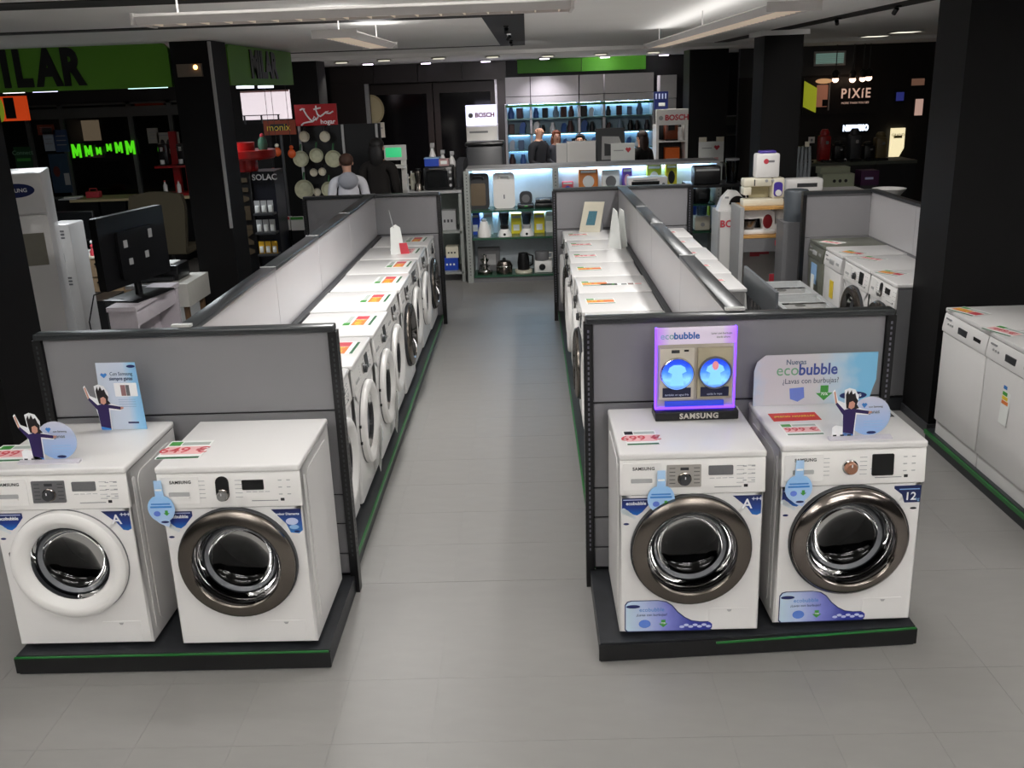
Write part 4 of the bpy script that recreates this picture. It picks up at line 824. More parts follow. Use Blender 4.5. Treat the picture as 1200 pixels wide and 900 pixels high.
# long axis along the local x; its back faces the camera side
MB().box(-.26, -.16, 0, .26, .16, .014, b=.005).build('stand_base', BLACK, tv); MB().cyl((0, 0, .014), .03, .12, 14).build('stand_neck', BLACK, tv)
MB().prism(rrect(-.44, .12, .44, .68, .015), -.03, .03, 'xz').build('back_shell', BLACK, tv); MB().prism(rrect(-.25, .18, .25, .55, .03), .03, .06, 'xz').build('back_hump', BLACK, tv); MB().box(-.42, -.033, .14, .42, -.03, .66).build('screen', SCREEN, tv)
for q, zz in ((-.12, .3), (.14, .42), (.1, .28), (-.2, .45)): part('socket_label', LGREY, tv, q, .0602, zz, q+.05, .063, zz+.03+abs(q)*.2)
MB().tube([(.1, -.1, .1), (.1, -.35, .02), (.12, -.42, -.2), (.1, -.42, -.6)], .006, 6).build('cable', BLACK, tv)
xa, xb = -3.60, -3.05
tt = on('cloth_table', 'grey table with white cloth behind the television', 'table', (xa+xb)/2, 8.22, 0)
w_ = (xb-xa)/2; part('top', LGREY, tt, -w_, 0, .77, w_, .55, .80); part('cloth', mat('white_cloth', (206, 204, 196), .8), tt, -w_*.2, -.01, .60, w_+.01, .56, .806)
for s in (-1, 1):
    for q in (.05, .46): part('leg', mat('wood_leg', (120, 92, 66), .5), tt, s*(w_-.05)-.02, q, 0, s*(w_-.05)+.02, q+.04, .76)
pr = on('printer', 'black printer on the white-cloth table in the service corner', 'printer', (xa+xb)/2-.06, 8.52, .8065); part('body', BLACK, pr, -.22, -.15, 0, .22, .15, .14, b=.015); part('tray', PAPER, pr, -.16, -.1, .141, .16, .1, .15); part('front_tray', DGREY, pr, -.18, -.2, .01, .18, -.15, .04)
# office chair with an olive cover
cx = U(192, 280, 12.2)[0]; OLV = mat('olive_chair_cover', (72, 64, 46), .85)
ch = on('office_chair', 'high-backed olive brown chair in front of the black counter', 'chair', cx, 12.2, 0)
MB().prism([(-.3, .45), (.3, .45), (.36, 1.05), (.33, 1.2), (.1, 1.24), (-.1, 1.24), (-.33, 1.2), (-.36, 1.05)], -.1, .0, 'xz').build('backrest', OLV, ch); part('seat', OLV, ch, -.3, .0, .42, .3, .5, .52, b=.03); MB().cyl((0, .22, .08), .03, .34, 12).build('column', BLACK, ch)
for k in range(5): a = 2*PI*k/5; MB().tube([(0, .22, .1), (.28*math.cos(a), .22+.28*math.sin(a), .05)], .02, 8, .014).build('base_arm', BLACK, ch); MB().ball((.28*math.cos(a), .22+.28*math.sin(a), .03), .03).build('caster', BLACK, ch)
# monitor on the desk behind the fridge
cx, zb_, w_, h_ = prect(78, 244, 112, 300, 11.2)
mn = on('computer_monitor', 'black computer monitor on the cabinet in the service corner', 'monitor', cx, 11.08, H1+.001); part('foot', BLACK, mn, -.1, -.06, 0, .1, .06, .012); part('neck', BLACK, mn, -.02, 0, .012, .02, .03, .15); part('shell', BLACK, mn, -.24, -.02, .12, .24, .02, .46, b=.008); part('screen', SCREEN, mn, -.225, -.023, .135, .225, -.02, .445)
# ------------------------------------------------------------------ people
def tube_pts(mb, a, b, r0, r1): mb.tube([a, ((Vector(a)+Vector(b))/2), b], r0, 6, r1)
def person(label, x, y, h, rz, top, legs, skin, hair, hair_style='short', arms='down', hood=None, bald=False):
    k = h/1.75
    V = [(0, 0, .95), (0, .0, 1.13), (0, -.005, 1.30), (0, .0, 1.43), (0, -.005, 1.50), (0, -.015, 1.56), (0, -.02, 1.64), (0, -.015, 1.69)]
    Rr = [(.14, .105), (.135, .10), (.16, .11), (.09, .075), (.05, .05), (.058, .066), (.075, .092), (.06, .075)]
    E = [(i, i+1) for i in range(7)]
    wr = {}
    for s in (-1, 1):
        i = len(V)
        if arms == 'down': a = [(s*.185, 0, 1.40), (s*.235, .02, 1.13), (s*.235, -.07, .90)]
        elif arms == 'front': a = [(s*.185, 0, 1.40), (s*.235, -.02, 1.14), (s*.12, -.26, 1.08)]
        else: a = [(s*.185, 0, 1.40), (s*.24, -.06, 1.16), (s*.16, -.30, 1.2)]
        V += a; Rr += [(.072, .072), (.05, .05), (.034, .034)]; E += [(3, i), (i, i+1), (i+1, i+2)]; wr[s] = (Vector(a[1]), Vector(a[2]))
        i = len(V); V += [(s*.095, 0, .86), (s*.10, -.015, .50), (s*.10, .02, .10), (s*.105, -.11, .045)]; Rr += [(.10, .10), (.066, .066), (.046, .046), (.04, .035)]; E += [(0, i), (i, i+1), (i+1, i+2), (i+2, i+3)]
    me = bpy.data.meshes.new('body'); me.from_pydata([tuple(c*k for c in v) for v in V], E, [])
    ob = bpy.data.objects.new('person_tmp', me); COL.objects.link(ob)
    ob.modifiers.new('skin', 'SKIN'); sv = me.skin_vertices[0].data
    for d, r in zip(sv, Rr): d.radius = (r[0]*k, r[1]*k)
    sv[0].use_root = True
    ss = ob.modifiers.new('sub', 'SUBSURF'); ss.levels = 2; ss.render_levels = 2
    dg = bpy.context.evaluated_depsgraph_get(); dg.update(); bm_me = bpy.data.meshes.new_from_object(ob.evaluated_get(dg)); bpy.data.objects.remove(ob)
    mb = MB(); mb.v = [tuple(v.co) for v in bm_me.vertices]; mb.f = [tuple(p.vertices) for p in bm_me.polygons]; nb = len(mb.f)
    for s in (-1, 1):        # hands: palm and five fingers
        e, w_ = wr[s]; d = (w_-e).normalized(); p = (w_+d*.045)*k; side = d.cross(Vector((0, 0, 1) if abs(d.z) < .8 else (0, 1, 0))).normalized(); nrm = d.cross(side)
        mb.ball(p, .034*k, .03*k, .045*k, 10, 7)
        for f in range(4):
            a = p+(side*(f-1.5)*.017+d*.03)*k; mb.tube([a, a+(d*.035+nrm*.006)*k, a+(d*(.06+.008*(1-abs(f-1.5)/1.5))+nrm*.024)*k], .0085*k, 6, .006*k)
        a = p-side*s*.03*k; mb.tube([a, a-(side*s*.02-d*.025)*k, a+(d*.05-side*s*.018)*k], .010*k, 6, .007*k)
    nh = len(mb.f)
    fy = -.10
    mb.ball((0, fy*k, 1.625*k), .014*k, .02*k, .022*k, 8, 6)                       # nose
    for s in (-1, 1): mb.ball((s*.078*k, -.01*k, 1.63*k), .012*k, .02*k, .03*k, 8, 6)   # ears
    me = bpy.data.meshes.new('body'); me.from_pydata(mb.v, [], mb.f)
    for m_ in (top, legs, skin, BLACK): me.materials.append(m_)
    for i, p in enumerate(me.polygons):
        c = p.center; z = c.z/k; p.use_smooth = True
        if i >= nb: p.material_index = 2
        elif z > 1.485: p.material_index = 2
        elif z < .085: p.material_index = 3
        elif z < .93 and abs(c.x)/k < .19: p.material_index = 1
        else: p.material_index = 0
    t = thing('person', label, 'person', (x, y, 0), rz)
    b = bpy.data.objects.new('body', me); COL.objects.link(b); b.parent = t
    for s in (-1, 1): MB().ball((s*.03*k, -.098*k, 1.655*k), .010*k, .006*k, .007*k, 8, 6).build('eye', INK, t)
    MB().ball((0, -.098*k, 1.582*k), .022*k, .006*k, .006*k, 8, 6).build('mouth', mat('lip', (150, 80, 74), .5), t)
    if not bald:
        hm = MB()
        hm.ball((0, .008*k, 1.672*k), .092*k, .098*k, .085*k, 16, 9)
        if hair_style == 'long': hm.ball((0, .055*k, 1.55*k), .10*k, .06*k, .16*k, 14, 8)
        hm.v = [(x_, y_ if not (y_ < -.055*k and z_ < 1.69*k) else -.055*k, z_) for x_, y_, z_ in hm.v]
        hm.build('hair', hair, t)
    if hood: MB().ball((0, .09*k, 1.42*k), .13*k, .07*k, .11*k, 14, 8).build('hood', hood, t); MB().box(-.2*k, -.12*k, .80*k, .2*k, .12*k, .96*k, b=.05).build('jacket_hem', top, t)
    return t
SK = mat('skin', (196, 150, 128), .55, var=.06); DCL = mat('dark_navy_cloth', (20, 22, 30), .85); DJN = mat('dark_denim', (26, 28, 38), .85); BCL = mat('black_cloth', (10, 10, 11), .9); BRH = mat('brown_hair', (66, 42, 30), .7); BKH = mat('black_hair', (16, 13, 13), .6); WCL = mat('white_jacket_cloth', (206, 206, 212), .8, var=.06, bump=.3, scale=20)
person('person in a white hooded jacket seen from behind, near the pans', U(407, 205, 11.7)[0], 11.7, 1.66, PI+.25, WCL, DJN, SK, BRH, hood=mat('grey_hood', (150, 152, 160), .85))
person('person in a long dark coat seen from behind, beside the hooded one', U(444, 205, 12.3)[0], 12.3, 1.80, PI-.2, mat('brown_black_coat', (24, 20, 18), .9), BCL, SK, BKH, 'long')
person('bald man in a dark shirt standing behind the counter', U(631, 165, 16.2)[0], 16.2, 1.74, .9, DCL, DJN, SK, BKH, arms='front', bald=True)
person('person with brown hair behind the counter beside the bald man', U(652, 165, 17.0)[0], 17.0, 1.60, .2, mat('grey_cloth', (60, 62, 70), .85), DJN, SK, mat('chestnut_hair', (120, 66, 40), .7), 'long', arms='front')
person('person with black hair at the checkout screens', U(680, 165, 16.3)[0], 16.3, 1.56, -.2, BCL, BCL, SK, BKH, 'long', arms='front')
person('woman in black beside the white display stand, seen from behind', U(762, 170, 15.45)[0]-.13, 15.47, 1.62, PI+.7, BCL, BCL, SK, mat('dark_brown_hair', (40, 22, 16), .6), 'long')
# ------------------------------------------------------------------ back wall: dark doorway, downlights, green panel, cabinets and lit shelves
YW = 17.9
GLOSSB = mat('glossy_black_panel', (40, 34, 33), .35, var=.1)
xL, xR = U(386, 90, YW)[0], U(593, 90, YW)[0]; xd0, xd1 = U(432, 140, YW)[0], U(583, 140, YW)[0]; zl = U(500, 96, YW)[1]
pw = thing('wall_portal', 'glossy black portal wall around the dark doorway at back', 'wall', (0, YW, 0), kind='structure')
n = 4
for k in range(n): a = xL+(xR-xL)*k/n; part('lintel_panel', GLOSSB, pw, a+.004, 0, zl, xL+(xR-xL)*(k+1)/n-.004, .1, 2.79)
part('jamb', GLOSSB, pw, xL, 0, 0, xd0, .1, zl-.004); part('jamb', GLOSSB, pw, xd1, 0, 0, xR, .1, zl-.004); part('door_frame', LGREY, pw, xd0-.03, -.02, 0, xd0+.03, .12, zl); part('door_frame', LGREY, pw, xd1-.03, -.02, 0, xd1+.01, .12, zl)
dg_ = thing('door_1', 'dark glazed doorway in the black back wall', 'door', ((xd0+xd1)/2, YW+.2, 0), kind='structure'); hw = (xd1-xd0)/2
for k in range(2): part('leaf', mat('dark_brown_door', (34, 22, 18), .4), dg_, -hw+k*hw+.01, .05, .01, -hw+(k+1)*hw-.01, .1, zl-.02); part('pane', mat('dark_door_glass', (14, 13, 14), .1), dg_, -hw+k*hw+.12, .04, .2, -hw+(k+1)*hw-.12, .05, zl-.2); MB().cyl((-.06+.12*k, .0, .95), .012, .2, 8).build('handle', CHROME, dg_)
cx, zb_, w_, h_ = prect(426, 111, 447, 147, YW-.02)
ck = thing('round_plaque', 'half round cream plaque beside the dark doorway frame', 'plaque', (xd0+.035, YW+.16, zb_+h_/2)); MB().prism(circ(0, 0, h_*.44, h_/2, 24, -90, 90), 0, .03, 'xz').build('disc', mat('cream_plaque', (190, 176, 132), .5), ck, False); MB().prism(circ(0, 0, h_*.37, h_*.43, 24, -90, 90), -.004, 0, 'xz').build('face', mat('pale_cream', (206, 194, 152), .5), ck, False)
cx, zb_, w_, h_ = prect(437, 144, 449, 162, YW-.05)
nt_ = thing('notice', 'cream paper notice below the round plaque', 'notice', (cx, YW+.16, zb_)); part('sheet', OFFW, nt_, -w_/2, 0, 0, w_/2, .006, h_); part('text_line', GREYINK, nt_, -w_*.3, -.003, h_*.6, w_*.3, 0, h_*.66)
DLM = emat('downlight_glow', (245, 230, 255), 5)
for k, (px, py, c) in enumerate(((431, 74, 1), (499, 73, 1), (569, 71, 1), (638, 67.5, 1), (709, 67, 1), (778, 65, 1), (400, 72, 0), (450, 69.5, 0), (514, 67, 0), (577, 65.5, 0), (642, 64.5, 0), (704, 62.5, 0), (766, 62, 0))):
    x, y = UZ(px, py, 2.795); y = min(y, 17.5 if c else 15.6)
    x = U(px, py, y)[0]
    d = thing('downlight', 'recessed ceiling downlight, %s of the %s row at back' % (['first from left', 'second from left', 'third from left', 'fourth from left', 'fifth from left', 'sixth from left', 'seventh from left'][k if c else k-6], 'rear violet' if c else 'front dim'), 'ceiling light', (x, y, 2.78), 0, 'recessed downlights at the back')
    MB().lathe([(.10, .02), (.12, .0), (.09, -.004), (.085, .02)], 20).build('trim_ring', CHROME, d); MB().cyl((0, 0, -.014), .085, .02, 20).build('lens', DLM if c else emat('downlight_dim', (240, 236, 215), .8), d)
    if not c: spot('downlight_beam', (0, 0, -.03), 60, (1, .96, .88), .8, 130, d)
    if c: spot('downlight_beam', (0, 0, -.03), 60, (.95, .88, 1), .8, 120, d)
for k, (px, py) in enumerate(((946, 54), (970, 51), (994, 47), (1025, 42), (1061, 37))):
    x, y = UZ(px, py, 2.845)
    d = thing('strip_downlight', '%s slim ceiling downlight in the right-hand bay' % ['farthest', 'second farthest', 'middle', 'second nearest', 'nearest'][k], 'ceiling light', (x, y, 2.842), 0, 'slim downlights in the right bay'); part('frame', LGREY, d, -.17, -.17, -.006, .17, .17, .006); part('lens', emat('strip_glow', (250, 245, 225), 1.6), d, -.14, -.14, -.008, .14, .14, -.006)
# green header, cabinets, lit shelving
x0, x1 = U(606, 78, YW)[0], U(757, 78, YW)[0]
for k in range(2):
    a = x0+(x1-x0)*k/2; b_ = x0+(x1-x0)*(k+1)/2
    g = thing('green_panel', ['left half of the bright green header panel at back', 'right half of the bright green header panel at back'][k], 'panel', ((a+b_)/2, YW, 0), 0, 'green header panels'); part('board', mat('bright_green_panel', (72, 150, 20), .5), g, -(b_-a)/2+.004, 0, 2.56, (b_-a)/2-.004, .06, 2.795)
SH = thing('wall_shelving', 'lit wall shelving full of small goods behind the counter', 'shelving', (0, 17.45, 0))
pxs = [593, 622.5, 679, 708, 766]; xs = [U(p, 140, 17.45)[0] for p in pxs]; ztop, zcab, zcab2 = U(675, 88, 17.45)[1], U(675, 111, 17.45)[1], U(675, 120, 17.45)[1]
CABW = mat('pale_cabinet_laminate', (206, 204, 202), .4)
for a, b_ in zip(xs[:-1], xs[1:]):
    part('cabinet_door', CABW, SH, a+.008, -.02, zcab+.006, b_-.008, .4, ztop); part('cabinet_door', CABW, SH, a+.008, -.02, zcab2, b_-.008, .4, zcab-.006)
for a in xs: part('upright', LGREY, SH, a-.02, 0, 0, a+.02, .42, zcab2-.003)
zsh = [U(675, p, 17.45)[1] for p in (137, 155, 174, 192)] + [.6, .25]
SHB = mat('shelf_back_panel', (150, 176, 190), .6)
part('back_panel', SHB, SH, xs[0], .41, 0, xs[-1], .43, zcab2-.003); part('light_rail', GREENST, SH, xs[0], -.03, zcab2-.05, xs[-1], .0, zcab2-.004)
for z in zsh: part('shelf', GLASSP if False else mat('shelf_board', (90, 124, 116), .3), SH, xs[0]+.02, .0, z-.02, xs[-1]-.02, .405, z)
for a, b_ in zip(xs[:-1], xs[1:]):
    part('strip_light', emat('cool_strip', (190, 225, 255), 18), SH, a+.04, .36, zcab2-.03, b_-.04, .4, zcab2-.01)
    for z in zsh[1:4]: part('strip_light', emat('cool_strip_low', (170, 215, 255), 9), SH, a+.04, .36, z+.02-.06+.30 if False else z-.045, b_-.04, .39, z-.022)
# small goods on those shelves (each its own thing)
cols = [(236, 236, 240), (30, 32, 40), (60, 96, 160), (200, 206, 216), (16, 16, 18), (120, 140, 160), (70, 44, 44), (90, 110, 140)]
gm = [mat('goods_colour%d' % i, c, .4) for i, c in enumerate(cols)]
gmesh = []
for i, m_ in enumerate(gm):
    gmesh.append((MB().box(-.05, -.04, 0, .05, .04, .17, b=.008, seg=1).mesh('carton', m_, False), 'carton', 'box'))
    gmesh.append((MB().lathe([(.0001, 0), (.05, 0), (.055, .08), (.035, .13), (.03, .18), (.0001, .18)], 10).mesh('flask', m_), 'shaver_stand', 'appliance'))
    gmesh.append((MB().prism([(-.05, 0), (.05, 0), (.04, .05), (.06, .14), (.03, .19), (-.02, .17), (-.045, .1)], -.03, .03, 'xz').mesh('iron', m_, False), 'hair_dryer', 'appliance'))
ORDW = ['first', 'second', 'third', 'fourth', 'fifth', 'sixth', 'seventh', 'eighth', 'ninth', 'tenth', 'eleventh', 'twelfth']
lvl = ['top', 'second', 'third', 'lowest']; cnt = 0
rng = random.Random(3)
colname = ['white', 'charcoal', 'blue', 'silver', 'black', 'grey-blue', 'maroon', 'slate']
for si, z in enumerate(zsh[:4]):
    for bi, (a, b_) in enumerate(zip(xs[:-1], xs[1:])):
        x = a+.09
        q = 0
        while x < b_-.07:
            gi = rng.randrange(len(gmesh)); me, nm, cat = gmesh[gi]; q += 1
            o = bpy.data.objects.new(nm, me); COL.objects.link(o); o.location = (x, 17.45+.12+.08*rng.random(), z+.0005); o.rotation_euler.z = rng.uniform(-.3, .3); sc_ = rng.uniform(.75, 1.15); o.scale = (sc_, sc_, min(1.1, sc_))
            tag(o, '%s %s, %s from left on the %s lit shelf, %s bay' % (colname[gi//3], nm.replace('_', ' '), ORDW[q-1], lvl[si], ['leftmost', 'second', 'third', 'rightmost'][bi]), cat, 'small goods on the lit wall shelving'); x += rng.uniform(.12, .2)
# white side column with picture, display stand with red lettering
cx, zb_, w_, h_ = prect(769, 88, 788, 192, 17.3)
o = thing('end_cabinet', 'narrow white cabinet at the right end of lit shelving', 'cabinet', (cx+.06, 17.3, 0)); part('body', CABW, o, -w_/2, 0, 0, w_/2, .4, 2.05); part('door', CABW, o, -w_/2, -.02, 2.06, w_/2, .4, zb_+h_)
cx, zb_, w_, h_ = prect(767, 109, 783, 128, 15.9)
BY = 15.6; cx2, zb2, w2, h2 = prect(769, 128, 806, 205, BY)
bs = thing('display_stand', 'white display stand with red brand lettering at back right', 'display stand', (cx2, BY, 0)); ht = zb2+h2
part('header', WPLAS, bs, -w2/2, 0, ht-.24, w2/2, .1, ht); text('BOSCH', .115, REDP, bs, (.07, -.004, ht-.13), bold=.004); MB().prism(circ(-w2*.36, ht-.13, .035, n=16), -.004, 0, 'xz').build('emblem', LGREY, bs, False)
for s in (-1, 1): part('post', WPLAS, bs, s*(w2/2-.02)-.02, 0, 0, s*(w2/2-.02)+.02, .45, ht-.24)
zz1, zz2 = U(790, 165, BY)[1], U(790, 190, BY)[1]; part('shelf', WPLAS, bs, -w2/2+.04, 0, zz1-.02, w2/2-.04, .45, zz1); part('shelf', WPLAS, bs, -w2/2+.04, 0, zz2-.02, w2/2-.04, .45, zz2); part('back', DGREY, bs, -w2/2+.04, .44, 0, w2/2-.04, .45, ht-.24); part('base', WPLAS, bs, -w2/2+.04, 0, 0, w2/2-.04, .45, .1)
o = on('coffee_maker', 'brown and black coffee maker on the white display stand', 'appliance', cx2, BY+.2, zz1+.0005); part('body', mat('copper_brown', (120, 56, 30), .35), o, -.1, -.08, 0, .12, .1, .27, b=.02); part('spout', BLACK, o, -.05, -.14, .16, .05, -.08, .24); part('tray', BLACK, o, -.1, -.15, 0, .1, -.08, .02)
o = on('jug', 'white jug at the right side of the white display stand', 'jug', cx2+w2*.30, BY+.12, zz1+.0005); MB().lathe([(.0001, 0), (.04, 0), (.045, .12), (.04, .18), (.045, .2), (.0001, .2)], 14).build('body', WPLAS, o); MB().tube([(.0, -.04, .05), (.0, -.08, .08), (.0, -.075, .14), (.0, -.035, .16)], .008, 6).build('handle', WPLAS, o)
o = on('orange_carton', 'orange carton on the lower shelf of the white display stand', 'box', cx2+.02, BY+.2, zz2+.0005); part('box', mat('bright_orange', (224, 104, 26), .5), o, -.11, -.09, 0, .12, .1, .22); part('band', PAPER, o, -.1, -.092, .02, .1, -.09, .05)
px_ = on('picture_box', 'navy picture box standing on top of the white display stand', 'box', U(775, 120, BY+.1)[0], BY+.12, ht+.0005); part('box', NAVY, px_, -.11, 0, 0, .11, .1, .27); part('white_print', PAPER, px_, -.04, -.004, .05, .06, 0, .1); 
for q in range(4): part('print_mark', LILAC, px_, -.09+.05*q, -.004, .16, -.07+.05*q, 0, .24)
# lit brand refrigerator
YB_ = 16.4; cx, zb_, w_, h_ = prect(547, 123, 583, 205, YB_)
bf = thing('refrigerator', 'white refrigerator with a glowing brand sign on top, at back', 'refrigerator', (cx, YB_, 0)); ht = U(565, 147, YB_)[1]
part('body', WPLAS, bf, -w_/2, .03, .03, w_/2, .6, ht, b=.01); part('door', WPLAS, bf, -w_/2, 0, .03, w_/2, .028, ht-.02, b=.008); part('handle', LGREY, bf, w_*.34, -.03, 1.1, w_*.40, 0, 1.5); part('text_strip', GREYINK, bf, -w_*.4, -.003, ht-.12, w_*.2, 0, ht-.09); part('foot', BLACK, bf, -w_*.4, .1, 0, w_*.4, .5, .03)
lb = part('light_box', emat('light_box_glow', (225, 225, 255), 1.3), bf, -w_/2, .02, ht+.004, w_/2, .2, zb_+h_); text('BOSCH', .10, mat('dark_red_letter', (150, 40, 60), .5), bf, (.06, .016, (ht+zb_+h_)/2), bold=.004); MB().prism(circ(-w_*.34, (ht+zb_+h_)/2, .04, n=16), .014, .02, 'xz').build('emblem', MGREY, bf, False)
# ------------------------------------------------------------------ pans rack and sign, gadgets stand (left of centre)
YP = 12.9
cx, zb_, w_, h_ = prect(346, 122, 395, 147, YP)
pk = thing('pan_rack', 'metal rack hung with pans under a red sign', 'rack', (cx+.15, YP, 0)); ht = zb_+h_
part('sign_board', mat('red_sign', (172, 18, 26), .45), pk, -w_/2-.15, -.02, zb_, w_/2-.15, .02, ht); 
for k_, st_ in enumerate((((.13, .74), (.19, .80), (.25, .78)), ((.21, .79), (.28, .5), (.36, .28), (.42, .2), (.50, .34), (.46, .42), (.42, .3), (.50, .26), (.56, .42)), ((.13, .03), (.20, .13), (.3, .17), (.41, .19)), ((.52, .93), (.515, .72), (.545, .5), (.60, .42), (.66, .48)), ((.46, .76), (.54, .79), (.63, .82)), ((.66, .48), (.75, .62), (.81, .66), (.76, .55), (.84, .55), (.92, .64)))):
    MB().tube([(-w_/2-.15+u*w_, -.026, zb_+v*h_) for u, v in st_], .011, 6).build('script_stroke', WHITEINK, pk)
text('hogar', .085, WHITEINK, pk, (.0, -.024, zb_+h_*.16), bold=.002)
for s in (-w_/2-.12, w_/2-.1, w_/2+.35): part('post', LGREY, pk, s-.015, -.0, 0, s+.015, .03, zb_-.001)
part('back_board', BLACK, pk, -w_/2-.15, .04, .3, w_/2+.4, .07, zb_); part('base', DGREY, pk, -w_/2-.18, -.2, 0, w_/2+.4, .25, .06)
pans = ((357, 160, 6, 'small cream pan, upper left on the rack'), (381, 160, 6, 'small cream pan, upper right on the rack'), (353, 186, 9, 'large speckled pan, left of the middle row'), (371, 182, 8, 'speckled pan, centre of the middle row'), (391, 186, 9.5, 'large speckled pan, right of the middle row'), (368, 202, 4.5, 'tiny cream pan, left of the pair on the rack'), (378, 201, 4.5, 'tiny cream pan, right of the pair on the rack'), (357, 222, 11, 'largest speckled pan, lower left on the rack'), (372, 225, 4.5, 'tiny pan between the two lower pans'), (386, 222, 9, 'speckled pan, lower right on the rack'))
PANM = mat('speckled_pan', (186, 186, 160), .35, var=.35, scale=22); CRP = mat('cream_pan', (206, 200, 182), .35)
for px, py, r, l in pans:
    x, z = U(px, py, YP-.1); R = r/1112*YP*.98
    p = thing('frying_pan', l, 'pan', (x, YP-.1, z), 0, 'pans on the rack'); MB().lathe([(.0001, .02), (R*.72, .02), (R, -.02), (R*1.03, -.02), (R*.76, .034), (.0001, .034)], 24, (0, 0, 0), 'y').build('bowl', PANM if r > 7 else CRP, p); MB().tube([(0, -.005, R*.95), (0, .01, R*1.3), (0, .05, R*1.75)], .012, 8).build('handle', mat('green_handle', (40, 90, 54), .5) if r > 7 else BLACK, p)
# white lit screen, orange sign
cx, zb_, w_, h_ = prect(283, 106, 340, 140, 12.6)
o = thing('projection_panel', 'glowing white panel under the shorter green sign', 'screen', (cx, 12.6, zb_)); part('panel', emat('white_panel_glow', (245, 232, 238), .85), o, -w_/2, 0, 0, w_/2, .04, h_); part('top_edge', PINKP, o, -w_/2, -.006, h_-.02, w_/2, 0, h_); part('rail', BLACK, o, -w_*.48, -.05, h_*.14, w_*.28, -.03, h_*.17)
for q in (-.45, -.1, .25): part('rail_post', BLACK, o, w_*q-.01, -.05, -.05, w_*q+.01, -.03, h_*.15)
part('hanger', DGREY, o, -.01, .01, h_, .01, .03, CEIL-zb_)
cx, zb_, w_, h_ = prect(309, 141, 346, 158, 12.4)
o = thing('wall_sign', 'orange sign with a black nameplate below the white panel', 'sign', (cx, 12.4, 0)); part('board', mat('dull_orange_board', (150, 60, 26), .5), o, -w_/2, 0, zb_, w_/2, .04, zb_+h_); part('plate', BLACK, o, -w_*.28, -.008, zb_+h_*.3, w_*.25, 0, zb_+h_*.75); text('monix', .12, YELLOWP, o, (-.01, -.012, zb_+h_*.5)); part('post', DGREY, o, -.015, .02, 0, .015, .045, zb_)
# red and black gadget stand
YG = 10.1
cx, zb_, w_, h_ = prect(262, 172, 330, 340, YG)
gs = thing('gadget_stand', 'black gadget stand with red round top and vertical gold lettering', 'display stand', (cx, YG, 0)); zt = U(296, 202, YG)[1]; z2 = U(296, 177, YG)[1]
part('tower', BLACK, gs, -.30, .02, 0, .02, .45, zt, b=.01); part('side_tower', mat('blue_black', (14, 16, 28), .4), gs, .03, .06, 0, .26, .45, zt)
rt_ = mat('red_top', (176, 16, 14), .35)
MB().lathe([(.0001, zt), (.12, zt), (.12, z2-.10), (.30, z2-.09), (.32, z2-.07), (.32, z2), (.0001, z2)], 28, (-.06, .2, 0)).build('red_top', rt_, gs); MB().lathe([(.0001, z2), (.12, z2), (.12, z2+.08), (.0001, z2+.08)], 24, (-.07, .2, 0)).build('red_crown', rt_, gs)
text('SOLAC', .085, WHITEINK, gs, (.16, .052, zt-.06), bold=.002)
GOLD = mat('gold_letter', (66, 54, 36), .5)
text('HAEHMA', .26, GOLD, gs, (-.13, .008, (zt+.45)/2+.1), (PI/2, PI/2, 0), bold=.016, sx=.8); text('AU PETIT', .06, mat('grey_letter', (46, 44, 42), .5), gs, (-.27, .008, (zt+.3)/2), (PI/2, PI/2, 0))
for k, (z, m_) in enumerate(((zt-.42, LGREY), (zt-.62, LGREY), (zt-.85, mat('gold_pack', (206, 160, 40), .4)), (zt-1.15, mat('gold_pack', (206, 160, 40), .4)))):
    part('tray', DGREY, gs, .04, -.1, z-.02, .25, .06, z)
    for q in range(3):
        o = on('blister_pack', '%s pack, %s on the %s tray of the gadget stand' % ('silver' if k < 2 else 'gold', ['left', 'middle', 'right'][q], ['top', 'second', 'third', 'lowest'][k]), 'package', cx+.075+.07*q, YG-.04, z+.0005, 0, 'packs on the gadget stand'); part('card', m_, o, -.03, 0, 0, .03, .004, .13); part('blister', GLASSP if False else PAPER, o, -.02, -.02, .01, .02, 0, .08, b=.006)
for k, px in enumerate((286, 305)):
    x, z = U(px, 162, YG+.2); z = z2+.0005
    o = on('glass_jar', ['left green glass jar on the red round top', 'right green glass jar on the red round top'][k], 'jar', x, YG+.2 if k else YG+.22, z if k == 0 else z, 0); o.location.x = cx+.14 if k else cx-.27
    MB().lathe([(.0001, 0), (.045, 0), (.055, .05), (.045, .1), (.03, .12), (.03, .13), (.0001, .13)], 14).build('jar', mat('green_glass', (70, 110, 90), .15), o); MB().ball((0, 0, .145), .022).build('lid', REDP if k else LGREY, o)
for k, (px, py) in enumerate(((325, 178), (342, 180), (322, 218))):
    x, z = U(px, py, 11.95); 
    o = thing('hanging_toy', ['orange and white hanging toy left of the rack', 'orange hanging doll left of the pans', 'large orange shell hanging low beside the gadget stand'][k], 'toy', (x, 11.95, z)); r = (.05, .05, .11)[k]
    MB().ball((0, 0, 0), r, r*.6, r*1.1).build('body', mat('toy_orange', (206, 84, 30), .5), o); MB().ball((0, 0, r*1.5), r*.5).build('head', OFFW if k == 0 else mat('toy_orange', (206, 84, 30), .5), o); MB().tube([(0, 0, r*2), (0, 0, CEIL-z)], .003, 5).build('string', BLACK, o)
# low white cartons beside gadget stand
for k, (px, py) in enumerate(((333, 268), (349, 268))):
    x, z = U(px, py, 10.6); o = thing('folded_carton', ['left white and black carton beside the gadget stand', 'right white and black carton beside the gadget stand'][k], 'box', (x, 10.6, 0)); part('lower_box', BLACK, o, -.07, 0, 0, .07, .14, z-.02); part('upper_box', WPLAS, o, -.07, 0, z-.018, .07, .14, z+.12); part('flap', REDP if k == 0 else GREENP, o, -.07, -.004, z+.1, .07, 0, z+.13)
